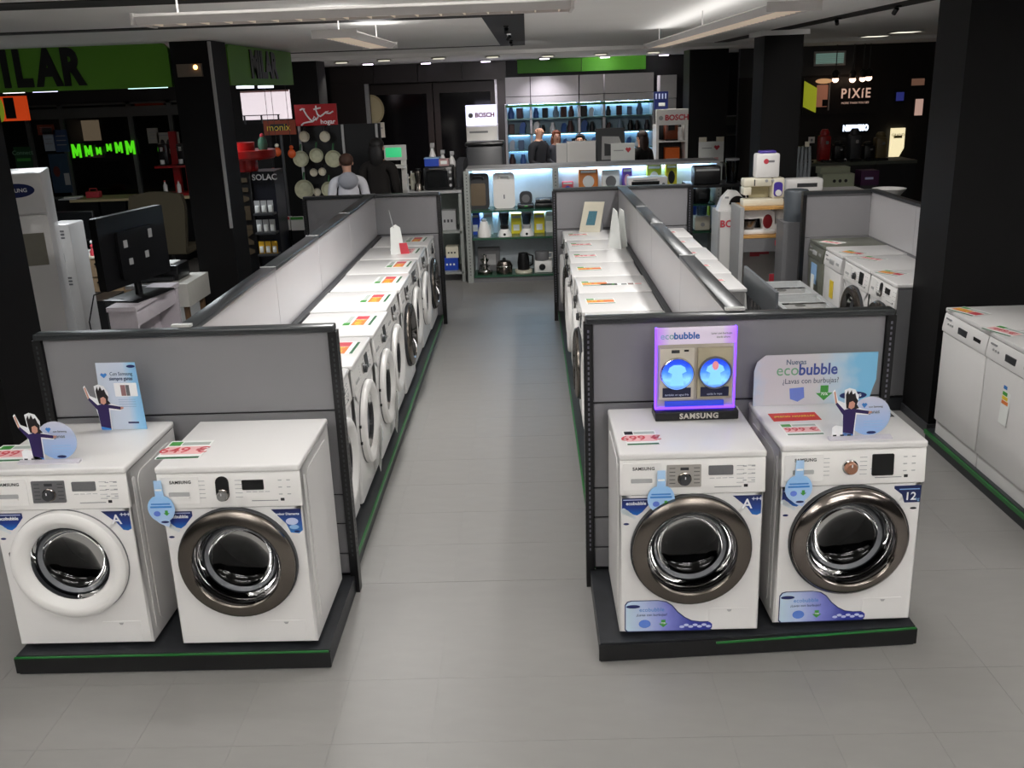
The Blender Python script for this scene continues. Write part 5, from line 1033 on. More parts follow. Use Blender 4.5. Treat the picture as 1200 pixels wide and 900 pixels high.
# green sign scale
cx, zb_, w_, h_ = prect(456, 170, 478, 228, 13.4)
o = thing('scale_stand', 'white pharmacy-style stand with a small green lit sign', 'stand', (cx, 13.4, 0)); part('column', WPLAS, o, .04, 0, .04, .11, .06, zb_+h_-.08); part('foot', WPLAS, o, -.15, -.2, 0, .2, .2, .04); part('sign', emat('green_lit_sign', (60, 200, 130), .7), o, -.16, -.03, zb_+h_-.16, .06, .03, zb_+h_-.03, b=.01); part('sign_frame', WPLAS, o, -.18, -.02, zb_+h_-.2, .12, .05, zb_+h_); part('shelf', WPLAS, o, -.2, -.14, zb_+h_*.55, .1, .1, zb_+h_*.6)
# ------------------------------------------------------------------ island of small appliances in the centre
YI = 11.85
FRMG = mat('grey_shelf_steel', (150, 154, 150), .45); GSH = mat('green_glass_edge', (42, 82, 62), .25); BACKP = mat('pale_shelf_back', (196, 206, 212), .6); LEDW = emat('shelf_led', (190, 225, 255), 24)
x0 = U(549, 260, YI)[0]; x1 = 2.32; xm_ = U(652, 260, YI)[0]
isl = thing('appliance_island', 'long lit shelf island of small appliances beyond the aisle', 'shelving', (0, YI, 0))
zS = [.09, U(600, 278, YI)[1], U(600, 246, YI)[1]]; zT = U(600, 197, YI)[1]
for k, z in enumerate(zS): part('shelf', GSH, isl, x0+.04, -.0, z-.025, x1, .42, z)
part('plinth', MGREY, isl, x0, .02, 0, x1, .42, .064); part('back_panel', BACKP, isl, x0+.04, .42, .09, x1, .44, zT-.02); part('top_board', LGREY, isl, x0, -.02, zT-.02, x1, .46, zT+.01)
for x in (x0, xm_+.0, x1):
    u = part('upright', FRMG, isl, x-.035, -.02, 0, x+.035, .44, zT-.021); mb = MB(); slots(mb, x-.006, -.0215, x+.006, -.0195, .1, zT-.06, .04); mb.build('slot_row', DGREY, u)['kind'] = 'stuff'
part('led_strip', LEDW, isl, x0+.06, .36, zS[2]-.045, xm_-.06, .40, zS[2]-.027); part('led_strip', LEDW, isl, x0+.06, .36, zT-.045, xm_-.06, .40, zT-.022); part('led_strip', LEDW, isl, 1.75, .36, zS[2]-.045, 2.14, .40, zS[2]-.027); part('led_strip', LEDW, isl, xm_+.06, .36, zT-.045, x1-.06, .40, zT-.022)
# things on the top shelf of the lit bay
def px_x(px, y): return U(px, 260, y)[0]
def sandwich_maker(label, px, body, plate, w=.27, h=.44):
    o = on('sandwich_maker', label, 'sandwich maker', px_x(px, YI+.2), YI+.18, zS[2]+.0005, 0); MB().prism(rrect(-w/2, 0, w/2, h, .05), 0, .08, 'xz').build('shell', body, o)
    MB().prism(rrect(-w*.34, h*.1, w*.34, h*.72, .02), -.006, 0, 'xz').build('front_plate', plate, o); MB().tube([(-w*.25, -.02, h*.85), (-w*.2, -.04, h*.92), (w*.2, -.04, h*.92), (w*.25, -.02, h*.85)], .014, 8).build('handle', plate if body is WPLAS else body, o); return o
sandwich_maker('dark upright sandwich maker with bronze plate on the lit shelf', 562, DGREY, mat('bronze_plate', (120, 106, 88), .35, .5)); o = sandwich_maker('white upright sandwich maker on the lit shelf', 592, WPLAS, WPLAS); part('clip_slot', DGREY, o, -.006, -.009, .12, .006, -.004, .17)
o = on('waffle_maker', 'small black round waffle maker on the lit shelf', 'waffle maker', px_x(617, YI+.2), YI+.2, zS[2]+.0005); MB().prism(rrect(-.08, .03, .08, .2, .06), 0, .06, 'xz').build('lid', DGREY, o); MB().box(-.11, -.1, 0, .1, .1, .05, b=.02).build('base', BLACK, o); MB().prism(circ(0, .11, .05, n=18), -.006, 0, 'xz').build('plate', MGREY, o, False); part('lamp', GREENP, o, -.02, -.104, .02, .02, -.1, .035)
o = on('contact_grill', 'flat black contact grill at right of the lit shelf', 'grill', px_x(641, YI+.2)-.02, YI+.2, zS[2]+.0005); MB().box(-.13, -.1, 0, .12, .1, .06, b=.02).build('base', BLACK, o); l_ = MB().box(-.12, -.09, .062, .12, .1, .11, b=.02).build('lid', DGREY, o); MB().tube([(-.06, -.1, .1), (0, -.14, .11), (.06, -.1, .1)], .01, 8).build('handle', LGREY, o)
# blenders with their cartons
def carton(label, px, m_, w=.13, h=.28, z=None, y=YI+.3): o = on('carton', label, 'box', px_x(px, y), y, (zS[1] if z is None else z)+.0005, 0, 'cartons on the lit shelf'); part('box', m_, o, -w/2, 0, 0, w/2, .1, h); part('picture', PAPER, o, -w*.3, -.003, h*.15, w*.3, 0, h*.45); part('headline', LGREY, o, -w*.4, -.003, h*.78, w*.4, 0, h*.9); return o
YEL = mat('yellow_carton', (226, 208, 40), .5); BLU = mat('blue_carton', (30, 70, 180), .5); BAE = mat('pale_aqua_carton', (190, 216, 222), .5)
carton('blue carton at the left end of the lit middle shelf', 556, BLU); carton('pale carton behind the white food chopper', 572, BAE, .12); carton('pale carton behind the black-based blender', 590, BAE, .12); carton('yellow carton right of the black-based blender', 605, YEL, .13, .25); carton('pale carton behind the slim blender', 620, BAE, .12); carton('yellow carton right of the slim blender', 632, YEL, .13, .25); carton('white carton at the right end of the lit middle shelf', 645, PAPER, .12, .27)
o = on('food_chopper', 'white food chopper in front of the blue carton', 'food chopper', px_x(567, YI+.12), YI+.12, zS[1]+.0005); MB().lathe([(.0001, 0), (.085, 0), (.085, .06), (.06, .14), (.045, .19), (.0001, .19)], 18).build('body', WPLAS, o); MB().cyl((0, 0, .19), .03, .03, 14).build('button', LGREY, o)
for k, (px, bm_) in enumerate(((591, BLACK), (617, LGREY))):
    o = on('blender', ['blender with black collar and white base on the lit shelf', 'slim glass blender with white base on the lit shelf'][k], 'blender', px_x(px, YI+.12), YI+.12, zS[1]+.0005); MB().lathe([(.0001, 0), (.09, 0), (.085, .03), (.05, .09), (.0001, .09)], 18).build('base', WPLAS, o); MB().lathe([(.05, .09), (.055, .13), (.045, .14), (.0001, .14)], 16).build('collar', bm_, o); MB().lathe([(.045, .14), (.065, .28), (.062, .28), (.042, .145)], 18).build('jug', glass('jug_glass', (190, 196, 204)), o); MB().cyl((0, 0, .28), .066, .02, 16).build('lid', BLACK if k == 0 else MGREY, o); MB().cyl((0, -.088, .03), .016, .01, 12, 'y').build('dial', BLACK, o)
# low shelf
zl_ = zS[0]
o = on('chocolate_fountain', 'small crumpled silver fountain on the low shelf', 'appliance', px_x(566, YI+.15), YI+.15, zl_+.0005); MB().lathe([(.0001, 0), (.09, 0), (.07, .05), (.03, .07), (.08, .11), (.03, .13), (.06, .18), (.02, .2), (.03, .24), (.0001, .25)], 18).build('tiers', CHROME, o); MB().lathe([(.095, 0), (.1, .03), (.09, .03), (.085, 0)], 18).build('bowl', STEEL, o)
o = on('carton', 'grey carton behind the silver fountain on the low shelf', 'box', px_x(572, YI+.3), YI+.3, zl_+.0005); part('box', MGREY, o, -.15, 0, 0, .13, .1, .3); part('picture', LGREY, o, -.08, -.003, .08, .08, 0, .22)
o = on('steamer', 'round steel steamer on the low shelf', 'steamer', px_x(589, YI+.15), YI+.15, zl_+.0005); MB().lathe([(.0001, 0), (.1, 0), (.105, .09), (.1, .1), (.1, .11), (.08, .15), (.03, .165), (.0001, .165)], 20).build('pot', STEEL, o); MB().cyl((0, 0, .165), .02, .025, 12).build('lid_knob', BLACK, o); MB().lathe([(.107, .085), (.112, .09), (.107, .1)], 20).build('band', CHROME, o)
o = on('kettle', 'black kettle with white base on the low shelf', 'kettle', px_x(612, YI+.2), YI+.2, zl_+.0005); MB().lathe([(.0001, .03), (.075, .03), (.08, .12), (.06, .24), (.0001, .25)], 18).build('body', BLACK, o); MB().cyl((0, -.02, 0), .11, .03, 20).build('base', OFFW, o); MB().tube([(.06, 0, .22), (.12, 0, .2), (.12, 0, .1), (.075, 0, .07)], .012, 8).build('handle', BLACK, o)
o = on('juicer', 'white juicer with a round black dial on the low shelf', 'juicer', px_x(636, YI+.15), YI+.15, zl_+.0005); MB().box(-.12, -.08, 0, .11, .1, .15, b=.015).build('base', WPLAS, o); MB().lathe([(.04, 0), (.04, -.012), (.028, -.016), (.0001, -.016)], 20, (-.02, -.08, .075), 'y').build('dial', BLACK, o); MB().lathe([(.0001, .152), (.085, .152), (.09, .25), (.085, .26), (.0001, .27)], 20, (-.02, .01, 0)).build('bowl', MGREY, o); MB().tube([(.06, .01, .24), (.11, .01, .24), (.11, .01, .18), (.065, .01, .17)], .01, 8).build('bowl_handle', WPLAS, o)
# top shelf seen over the right island: packaged goods
zz = zS[2]
SC = 1.45
tops = ((666, 'red and blue toy package', [REDP, BLU], .14, .2), (690, 'orange clamshell package', [mat('amber_pack', (222, 130, 50), .4), PAPER], .24, .3), (716, 'white round appliance package', [PAPER, MGREY], .22, .29), (735, 'purple carton', [mat('purple_carton', (110, 70, 170), .5), PINKP], .12, .3), (766, 'lime green carton', [mat('lime_carton', (190, 206, 50), .5), PAPER], .18, .32), (786, 'yellow carton with black mark', [YEL, BLACK], .14, .32))
for px, l, (ma, mb_), w_, h_ in tops:
    o = on('package', l+' on the island shelf behind the right row', 'package', px_x(px, YI+.3), YI+.3, zz+.0005); part('box', ma, o, -w_/2, 0, 0, w_/2, .1, h_*SC, b=.006); MB().prism(circ(0, h_*.95, w_*.3, h_*.25, 18), -.012, 0, 'xz').build('window', mb_, o, False); part('headline', PAPER, o, -w_*.4, -.003, h_*1.3, w_*.4, 0, h_*1.4)
o = on('mini_oven', 'white mini oven with dark glass on the island shelf', 'oven', px_x(758, YI+.1), YI+.1, zz+.0005); MB().box(-.24, -.08, 0, .24, .15, .34, b=.012).build('body', WPLAS, o); part('door_glass', SCREEN, o, -.2, -.086, .12, .14, -.078, .29); MB().tube([(-.18, -.09, .31), (-.17, -.105, .31), (.1, -.105, .31), (.11, -.09, .31)], .006, 6).build('handle', LGREY, o)
for q in range(2): MB().cyl((.19, -.095, .16+.09*q), .018, .016, 12, 'y').build('knob', MGREY, o)
for k, (px, w_) in enumerate(((802, .12), (823, .10))):
    o = on('fryer', ['black fryer at left end beside the blue lit shelf', 'right black fryer beside the blue lit shelf'][k], 'fryer', px_x(px, YI+.1)-.02*k, YI+.1, zz+.0005 if px_x(px, YI)+w_ < 2.32 else 0, 0, 'black fryers on the island')
    MB().box(-w_, -.1, 0, w_, .12, .2, b=.04).build('body', BLACK, o); MB().box(-w_*.3, -.02, .2, w_*.3, .05, .25, b=.01).build('lid_handle', DGREY, o); part('panel', DGREY, o, -w_*.5, -.104, .06, w_*.5, -.098, .12)
    if o.location.z == 0: o.location.z = zT+.011; o.location.x = 1.55+.35*k
o = on('blender', 'white blender on the blue lit shelf at right', 'blender', px_x(822, YI+.1), YI+.1, zS[1]+.0005); MB().box(-.1, -.09, 0, .1, .09, .18, b=.03).build('base', OFFW, o); MB().lathe([(.06, .18), (.075, .36), (.07, .36), (.055, .185)], 18).build('jug', glass('jug_glass'), o); MB().cyl((0, 0, .36), .078, .025, 16).build('lid', LGREY, o); MB().cyl((0, -.1, .08), .025, .015, 14, 'y').build('dial', LGREY, o)
carton('blue carton left of the white blender, right end of island', 810, BLU, .12, .36); carton('yellow-green carton right of the white blender', 833, mat('lime_carton', (190, 206, 50)), .07, .34)
# ------------------------------------------------------------------ checkout counter behind the island
YC = 14.6
xa, xb = U(600, 190, YC)[0], U(749, 190, YC)[0]
co_ = thing('checkout_counter', 'grey checkout counter behind the appliance island', 'counter', ((xa+xb)/2, YC, 0)); hw = (xb-xa)/2; part('front_panel', MGREY, co_, -hw, .03, 0, hw, .08, 1.08); part('top', LGREY, co_, -hw-.03, 0, 1.08, hw+.03, .7, 1.12); part('side', MGREY, co_, -hw, .08, 0, -hw+.04, .68, 1.08); part('side', MGREY, co_, hw-.04, .08, 0, hw, .68, 1.08)
def board(label, r, y, m_, z=1.121, extra=None):
    cx, zb_, w_, h_ = prect(*r, y); o = on('display_board', label, 'board', cx, y, z); H_ = zb_+h_-z
    part('board', m_, o, -w_/2, 0, .03, w_/2, .03, H_); part('foot', DGREY, o, -w_*.4, -.06, 0, w_*.4, .1, .03); return o, w_, H_
o, w_, H_ = board('white narrow board at left on the checkout counter', (652, 168, 664, 195), YC+.1, WPLAS)
o, w_, H_ = board('wide white screen back on the checkout counter', (665, 166, 698, 192), YC+.15, WPLAS); part('frame', LGREY, o, -w_/2-.01, .03, .02, w_/2+.01, .05, H_+.01)
o, w_, H_ = board('large dark poster board with white appliance picture on the counter', (698, 150, 732, 192), YC+.25, DGREY); MB().prism([(-w_*.3, H_*.2), (w_*.2, H_*.2), (w_*.42, H_*.55), (w_*.3, H_*.78), (-w_*.28, H_*.8)], -.006, 0, 'xz').build('appliance_picture', LGREY, o, False); MB().prism([(-w_*.2, H_*.3), (w_*.15, H_*.3), (w_*.3, H_*.55), (-w_*.2, H_*.62)], -.009, -.005, 'xz').build('appliance_window', DGREY, o, False)
for k, (r, y, z, l) in enumerate((((716, 168, 744, 194), YC+.05, 1.121, 'white promotion board with red heart on the checkout counter'), ((819, 166, 848, 190), 13.2, None, 'white promotion board with red heart near the second pillar'))):
    if z is None:
        cx = U(833, 178, y)[0]; s_ = thing('board_pedestal', 'dark pedestal under the right promotion board', 'pedestal', (cx, y, 0)); part('column', BLACK, s_, -.2, 0, 0, .2, .3, 1.22); part('top', DGREY, s_, -.24, -.03, 1.22, .24, .33, 1.25); z = 1.2505; y = y+.1
    o, w_, H_ = board(l, r, y, PAPER, z); MB().prism([(w_*.22, H_*.62), (w_*.1, H_*.76), (w_*.15, H_*.84), (w_*.22, H_*.8), (w_*.29, H_*.84), (w_*.34, H_*.76)], -.004, 0, 'xz').build('heart', REDP, o, False)
    for q in (-.32, -.02, .2): part('product_picture', INK if q < .1 else PINKP, o, w_*q-.03, -.004, H_*.16, w_*q+.03, 0, H_*.3)
    part('headline', LGREY, o, -w_*.38, -.004, H_*.7, w_*.02, 0, H_*.74)
    if k: 
        for q in (-.35, .35): part('corner_tab', OFFW, o, w_*q-.05, 0, H_, w_*q+.05, .02, H_+.06)
for k in range(4):
    o = on('card_terminal', ['leftmost card terminal on the checkout counter', 'second card terminal on the checkout counter', 'third card terminal on the checkout counter', 'rightmost card terminal on the checkout counter'][k], 'terminal', xa+.2+k*.33, YC+.5, 1.121, .2*k, 'terminals on the checkout'); MB().prism([(-.09, 0), (.09, 0), (.09, .04), (-.09, .09)], -.06, .06, 'yz').build('body', DGREY, o); part('keypad', LGREY, o, -.04, -.06, .078, .04, 0, .082)
# ------------------------------------------------------------------ table of toasters and ovens, left of the island
YT = 11.95
(xa, _), (xb, _) = U(478, 226, YT), U(541, 226, YT); zt_ = U(510, 224, YT)[1]
tb = thing('appliance_table', 'steel-framed table crowded with dark kitchen appliances', 'table', ((xa+xb)/2, YT, 0)); hw = (xb-xa)/2
part('top', LGREY, tb, -hw, 0, zt_-.03, hw, .7, zt_); part('shelf', FRMG, tb, -hw+.36, .02, .62, hw-.02, .6, .645); part('shelf', FRMG, tb, -hw+.36, .02, .1, hw-.02, .6, .125)
for s in (-1, 1):
    for q in (.02, .64): part('leg', FRMG, tb, s*(hw-.025)-.02, q, 0, s*(hw-.025)+.02, q+.04, zt_-.03)
part('back', mat('grey_green_back', (150, 160, 152), .6), tb, -hw+.06, .62, .1, hw-.06, .64, zt_-.03)
part('side_rail', LGREY, tb, -hw, .0, zt_, -hw+.02, .02, zt_+.22); part('side_rail', LGREY, tb, -hw, .4, zt_, -hw+.02, .42, zt_+.22)
xq = lambda px: U(px, 205, YT+.2)[0]
o = on('toaster_oven', 'large black toaster oven on the crowded appliance table', 'oven', xq(516), YT+.25, zt_+.0005); MB().box(-.2, -.18, 0, .17, .18, .29, b=.03).build('body', BLACK, o); part('door_glass', SCREEN, o, -.16, -.185, .04, .1, -.178, .24); MB().tube([(-.14, -.19, .26), (-.12, -.22, .265), (.06, -.22, .265), (.08, -.19, .26)], .01, 8).build('handle', CHROME, o)
for k in range(3): MB().cyl((.135, -.19, .06+.08*k), .018, .015, 12, 'y').build('knob', LGREY, o)
o = on('carton', 'blue carton lying on the black toaster oven', 'box', xq(507), YT+.25, zt_+.291); part('box', BLU, o, -.09, -.08, 0, .09, .1, .09); part('lid', PALEB, o, -.095, -.085, .09, .095, .105, .1)
o = on('carton', 'pink carton beside the blue one on the toaster oven', 'box', xq(521), YT+.25, zt_+.291); part('box', mat('dusty_pink', (176, 140, 140), .5), o, -.06, -.08, 0, .06, .1, .08); part('label', PAPER, o, -.04, -.083, .02, .04, -.08, .06)
for k, px in enumerate((505, 517, 528)):
    o = on('spray_bottle', ['tall white spray bottle behind the oven', 'short white spray bottle behind the oven', 'leaning white spray bottle behind the oven'][k], 'bottle', xq(px), YT+.55, zt_+.0005); hh = (.55, .46, .44)[k]; MB().lathe([(.0001, 0), (.045, 0), (.045, hh*.7), (.02, hh*.85), (.02, hh*.9), (.0001, hh*.9)], 12).build('bottle', WPLAS, o); part('trigger', LGREY, o, -.02, -.05, hh*.9, .03, .02, hh)
o = on('coffee_grinder', 'steel and glass grinder at left of the appliance table', 'grinder', xq(491), YT+.12, zt_+.0005); MB().lathe([(.0001, 0), (.06, 0), (.05, .08), (.035, .1), (.05, .2), (.045, .24), (.0001, .24)], 16).build('body', STEEL, o); MB().cyl((0, 0, .24), .03, .03, 12).build('lid', BLACK, o)
o = on('white_jug', 'white plastic jug at the left edge of the appliance table', 'jug', xq(485), YT+.3, zt_+.0005); MB().lathe([(.0001, 0), (.06, 0), (.065, .15), (.05, .2), (.0001, .2)], 14).build('body', OFFW, o); MB().tube([(-.05, 0, .16), (-.1, 0, .14), (-.1, 0, .08), (-.06, 0, .05)], .009, 6).build('handle', OFFW, o)
for k in range(4):
    o = on('espresso_machine', '%s dark curved espresso machine right of the toaster oven' % ['front', 'second', 'third', 'rear'][k], 'coffee machine', xq(541)+.0*k, YT+.16+.15*k, zt_+.0005, -.25, 'espresso machines in a curved line'); o.scale = (.75, .62, .9); MB().prism([(-.1, 0), (.1, 0), (.1, .06), (.0, .08), (.02, .26), (.1, .28), (.1, .36), (-.04, .4), (-.1, .34)], -.06, .06, 'yz').build('shell', DGREY, o); part('tray', LGREY, o, -.05, .05 if False else -.1, .0, .05, -.06, .03); MB().cyl((0, .06, .24), .02, .04, 10).build('spout', CHROME, o)
o = on('black_cooler', 'tall black rounded cooler box behind the espresso machines', 'cooler', U(571, 190, 13.0)[0], 13.0, 0); MB().box(-.28, 0, 0, .22, .4, U(571, 171, 13.0)[1], b=.04).build('body', DGREY, o); zq = U(571, 171, 13.0)[1]; MB().box(-.29, -.01, zq+.001, .23, .41, zq+.05, b=.02).build('lid', BLACK, o)
# lower shelf goods beneath that table
for k, (px, z, w_, h_, m_, l) in enumerate(((527, .645, .09, .24, LGREY, 'white dotted carton on the shelf under the appliance table'), (527, .125, .09, .16, BLU, 'blue and white carton on the lowest table shelf'), (529, .286, .08, .14, OFFW, 'cream carton stacked on the blue one'))):
    o = on('carton', l, 'box', U(px, 280, YT+.15)[0], YT+.15, z+.0005); part('box', m_, o, -w_, 0, 0, w_, .2, h_); 
    for q in range(3): part('print_dot', DGREY if k != 1 else PAPER, o, -w_*.7+w_*.5*q, -.003, h_*.4, -w_*.45+w_*.5*q, 0, h_*.55)
# ------------------------------------------------------------------ right of centre: sewing machine shelf, bin, mixer
YS = 9.42
(xa, _), (xb, _) = U(868, 300, YS), U(928, 300, YS); z1 = U(890, 243, YS)[1]; z2 = U(890, 276, YS)[1]
ss_ = thing('sewing_shelf', 'grey shelf stand with wooden boards holding sewing machines', 'shelving', ((xa+xb)/2, YS, 0)); hw = (xb-xa)/2; WB = mat('honey_wood', (198, 150, 86), .45, var=.12, scale=8, stretch=(6, 1, 1))
part('board', WB, ss_, -hw+.02, 0, z1-.025, hw, .42, z1); part('board', WB, ss_, -hw+.02, 0, z2-.025, hw, .42, z2); part('drawer', MGREY, ss_, -hw+.02, -.01, z2-.16, hw, .42, z2-.03)
for s in (-1, 1): part('side', LGREY, ss_, s*hw-.02, 0, 0, s*hw+.02, .44, z1 if s < 0 else z1-.03)
part('back', mat('poster_back', (176, 170, 166), .6, var=.15, scale=5), ss_, -hw+.02, .41, .05, hw-.02, .425, z2-.16); part('base', MGREY, ss_, -hw+.02, 0, 0, hw-.02, .42, .06)
for k, (q, zq) in enumerate(((.3, z2-.1), (-.28, z2-.28), (.1, z2-.26))): part('red_tag', REDP, ss_, hw*q, -.014 if k == 0 else .402, zq, hw*q+.1, -.01 if k == 0 else .409, zq+.05)
o = on('price_leaflet', 'red and teal leaflet leaning at the front of sewing shelf', 'leaflet', (xa+xb)/2+hw*.55, YS+.05, .061); part('sheet', PAPER, o, -.09, 0, 0, .09, .006, .42); part('red_band', REDP, o, -.09, -.003, .34, .09, 0, .42); part('picture', mat('teal_box', (120, 190, 196), .5), o, -.05, -.003, .05, .05, 0, .30)
def sewing(label, x, y, z, face, s=1):
    o = on('sewing_machine', label, 'sewing machine', x, y, z); CR = OFFW
    part('bed', CR, o, -.2*s, -.07, 0, .2*s, .08, .07, b=.012); part('column', CR, o, .08*s, -.07, .071, .2*s, .08, .27, b=.015); part('arm', CR, o, -.2*s, -.07, .19, .079*s, .08, .27, b=.015); part('head', CR, o, -.2*s, -.065, .11, -.12*s, .075, .189, b=.01)
    MB().prism(rrect(.095*s, .09, .18*s, .23, .03), -.072, -.07, 'xz').build('face_plate', face, o, False); MB().lathe([(.03, 0), (.03, -.015), (.0001, -.015)], 18, (.14*s, -.073, .125), 'y').build('dial', WPLAS, o)
    for q in (.02, .08): MB().lathe([(.014, 0), (.014, -.008), (.0001, -.008)], 14, (q*s, -.07, .245), 'y').build('small_dial', LGREY, o)
    part('needle_bar', CHROME, o, -.165*s, -.02, .072, -.155*s, 0, .109); part('tension_slot', DGREY, o, -.1*s, -.073, .2, -.09*s, -.07, .26); part('back_plate', mat('khaki_panel', (186, 176, 140), .5), o, -.118*s, .06, .072, .078*s, .075, .188); return o
VIO = mat('violet_plate', (78, 60, 160), .4)
sm = sewing('cream sewing machine with violet plate on top of the wooden shelf', U(893, 230, YS+.15)[0], YS+.15, z1+.0005, VIO)
o = on('storage_box', 'white box with a purple lid on the cream sewing machine', 'box', sm.location.x+.03, YS+.15, z1+.271); MB().box(-.115, -.07, 0, .115, .08, .235, b=.02).build('box', WPLAS, o); MB().box(-.08, -.05, .235, .08, .05, .26, b=.01).build('lid', VIO, o); MB().prism(circ(-.02, .16, .025, n=14), -.072, -.07, 'xz').build('emblem', REDP, o, False); part('name_line', GREYINK, o, .0, -.072, .15, .06, -.07, .17)
o = on('stand_mixer', 'white stand mixer with a dark red side on the lower board', 'mixer', U(890, 262, YS+.15)[0]-.02, YS+.15, z2+.0005); o.scale = (.95, .95, .88); part('base', WPLAS, o, -.18, -.09, 0, .17, .1, .05, b=.015); MB().prism([(.05, .05), (.17, .05), (.16, .24), (.1, .28), (-.12, .28), (-.17, .24), (-.17, .19), (-.1, .17), (.03, .18)], -.06, .06, 'xz').build('arm', WPLAS, o); MB().prism(circ(.09, .14, .05, .08, 18), -.064, -.06, 'xz').build('red_side', mat('dark_red_side', (120, 20, 28), .4), o, False); MB().lathe([(.0001, .052), (.05, .052), (.085, .15), (.08, .15), (.045, .058)], 20, (-.09, 0, 0)).build('bowl', STEEL, o); MB().ball((-.12, 0, .24), .075, .065, .06).build('motor_head', WPLAS, o)
o = on('small_appliance', 'small white appliance on the right of the lower board', 'appliance', (xa+xb)/2+hw*.62, YS+.18, z2+.0005); MB().box(-.08, -.08, 0, .08, .1, .1, b=.03).build('body', WPLAS, o); MB().lathe([(.05, .1), (.06, .2), (.04, .26), (.0001, .26)], 14).build('top', WPLAS, o); part('badge', REDP, o, -.04, -.083, .06, .04, -.08, .08)
o = on('overlock_machine', 'long white sewing machine with dark window behind the shelf', 'sewing machine', U(941, 215, 10.3)[0], 10.3, U(941, 224, 10.3)[1]); MB().box(-.2, -.07, 0, .2, .08, .14, b=.03).build('body', WPLAS, o); part('window', DGREY, o, -.08, -.074, .05, .13, -.07, .09)
zz = o.location.z; s_ = thing('side_table', 'grey table under the long white sewing machine', 'table', (o.location.x+.15, 10.3, 0)); part('top', LGREY, s_, -.42, -.2, zz-.03, .5, .3, zz-.0005)
for a in (-.38, .46):
    for b_ in (-.17, .26): part('leg', MGREY, s_, a-.015, b_-.015, 0, a+.015, b_+.015, zz-.03)
o = on('grey_drum', 'dark grey cylindrical bin beside the third island panel', 'bin', U(937, 245, 9.05)[0]-.02, 9.1, 0); zq = U(937, 259, 9.05)[1]; part('pedestal', MGREY, o, -.14, -.12, 0, .12, .14, zq); MB().lathe([(.0001, zq), (.11, zq), (.115, zq+.27), (.1, zq+.29), (.0001, zq+.29)], 20).build('drum', mat('blue_grey_drum', (66, 72, 78), .45), o)
# brand pedestal with bread slicer
cx, zb_, w_, h_ = prect(839, 270, 873, 340, YS+.55); zp = U(855, 247, YS+.55)[1]
bp_ = thing('brand_pedestal', 'white pedestal with red brand lettering left of the sewing shelf', 'pedestal', (cx, YS+.5, 0)); hw = w_/2
part('column', WPLAS, bp_, -hw, 0, 0, hw, .35, zp); text('BOSCH', .10, REDP, bp_, (.03, -.004, zp-.13), bold=.003); MB().prism(circ(-hw*.75, zp-.13, .028, n=16), -.004, 0, 'xz').build('emblem', LGREY, bp_, False); part('side_trim', LGREY, bp_, -hw, -.006, 0, -hw+.02, 0, zp)
o = on('food_slicer', 'white food slicer with a black disc on the brand pedestal', 'slicer', cx, YS+.66, zp+.0005); MB().prism([(-.14, 0), (.14, 0), (.14, .1), (.06, .19), (-.02, .2), (-.1, .12)], -.06, .06, 'xz').build('body', WPLAS, o); MB().prism(circ(.06, .06, .085, n=24, a0=0, a1=180), -.075, -.062, 'xz').build('disc', BLACK, o, False); part('badge', GREYINK, o, -.07, -.063, .12, -.03, -.06, .14)
# jug and black items behind on a dark table
o = on('dark_table', 'low dark table behind the brand pedestal', 'table', U(850, 215, 10.9)[0], 10.9, 0); zq = U(850, 215, 10.9)[1]; part('top', BLACK, o, -.42, -.1, zq-.03, .2, .4, zq)
for a in (-.39, .17):
    for b_ in (-.07, .37): part('leg', BLACK, o, a-.02, b_-.02, 0, a+.02, b_+.02, zq-.03)
dx = o.location.x
o = on('glass_jar', 'tall grey glass blender jar on the dark table', 'jar', dx+.08, 10.95, zq+.0005); MB().lathe([(.0001, 0), (.06, 0), (.075, .25), (.07, .25), (.055, .01)], 18).build('jar', glass('jug_glass'), o); MB().cyl((0, 0, .25), .078, .02, 18).build('lid', MGREY, o)
o = on('black_radio', 'black box appliance on the dark table', 'appliance', dx-.2, 10.95, zq+.0005); MB().box(-.16, -.1, 0, .14, .12, .2, b=.02).build('body', BLACK, o); part('chrome_strip', LGREY, o, -.14, -.104, .15, .12, -.1, .17)
for k, (px, py) in enumerate(((860, 150), (872, 160))):
    x, z = U(px-6+20*k, py, 16.6+.4*k); o = thing('hanging_appliance', ['grey vacuum cleaner on the far dark shelf between pillars', 'silver microwave on the far dark shelf between pillars'][k], 'appliance', (x, 16.6+.4*k, z-.12)); MB().box(-.2, -.1, 0, .2, .15, .22+.1*(1-k), b=.05).build('body', mat('dull_silver', (90, 92, 88), .4), o); part('panel', DGREY, o, -.12, -.104, .05, .12, -.1, .17); part('support', DGREY, o, -.15, 0, -(z-.12), .15, .1, -.001)
# ------------------------------------------------------------------ coffee corner, far right
YN = 15.2
pn = thing('wall_coffee', 'black feature wall of the coffee corner at far right', 'wall', (5.2, YN+1.0, 0), kind='structure'); part('panel', mat('brown_black_wall', (16, 11, 10), .6), pn, -1.75, 0, 0, 2.2, .1, CEIL-.01); part('upper_band', DGREY, pn, -1.75, -.02, 2.35, .1, 0, CEIL-.01)
yw = YN+.98
cx, zb_, w_, h_ = prect(953, 60, 990, 77, yw)
vt = thing('air_vent', 'pale green air vent grille with added glow on the dark wall', 'vent', (cx, yw-.045, zb_)); part('frame', LGREY, vt, -w_/2, 0, 0, w_/2, .02, h_); part('core', emat('vent_added_glow', (150, 190, 178), .3), vt, -w_*.44, -.004, h_*.15, w_*.44, 0, h_*.85)  # brightness put into the core as a faint glow; the vent is no lamp
for q in range(5): part('slat', LGREY, vt, -w_*.44, -.012, h_*(.2+.13*q), w_*.44, -.004, h_*(.23+.13*q))
cx, zb_, w_, h_ = prect(941, 90, 1028, 133, yw)
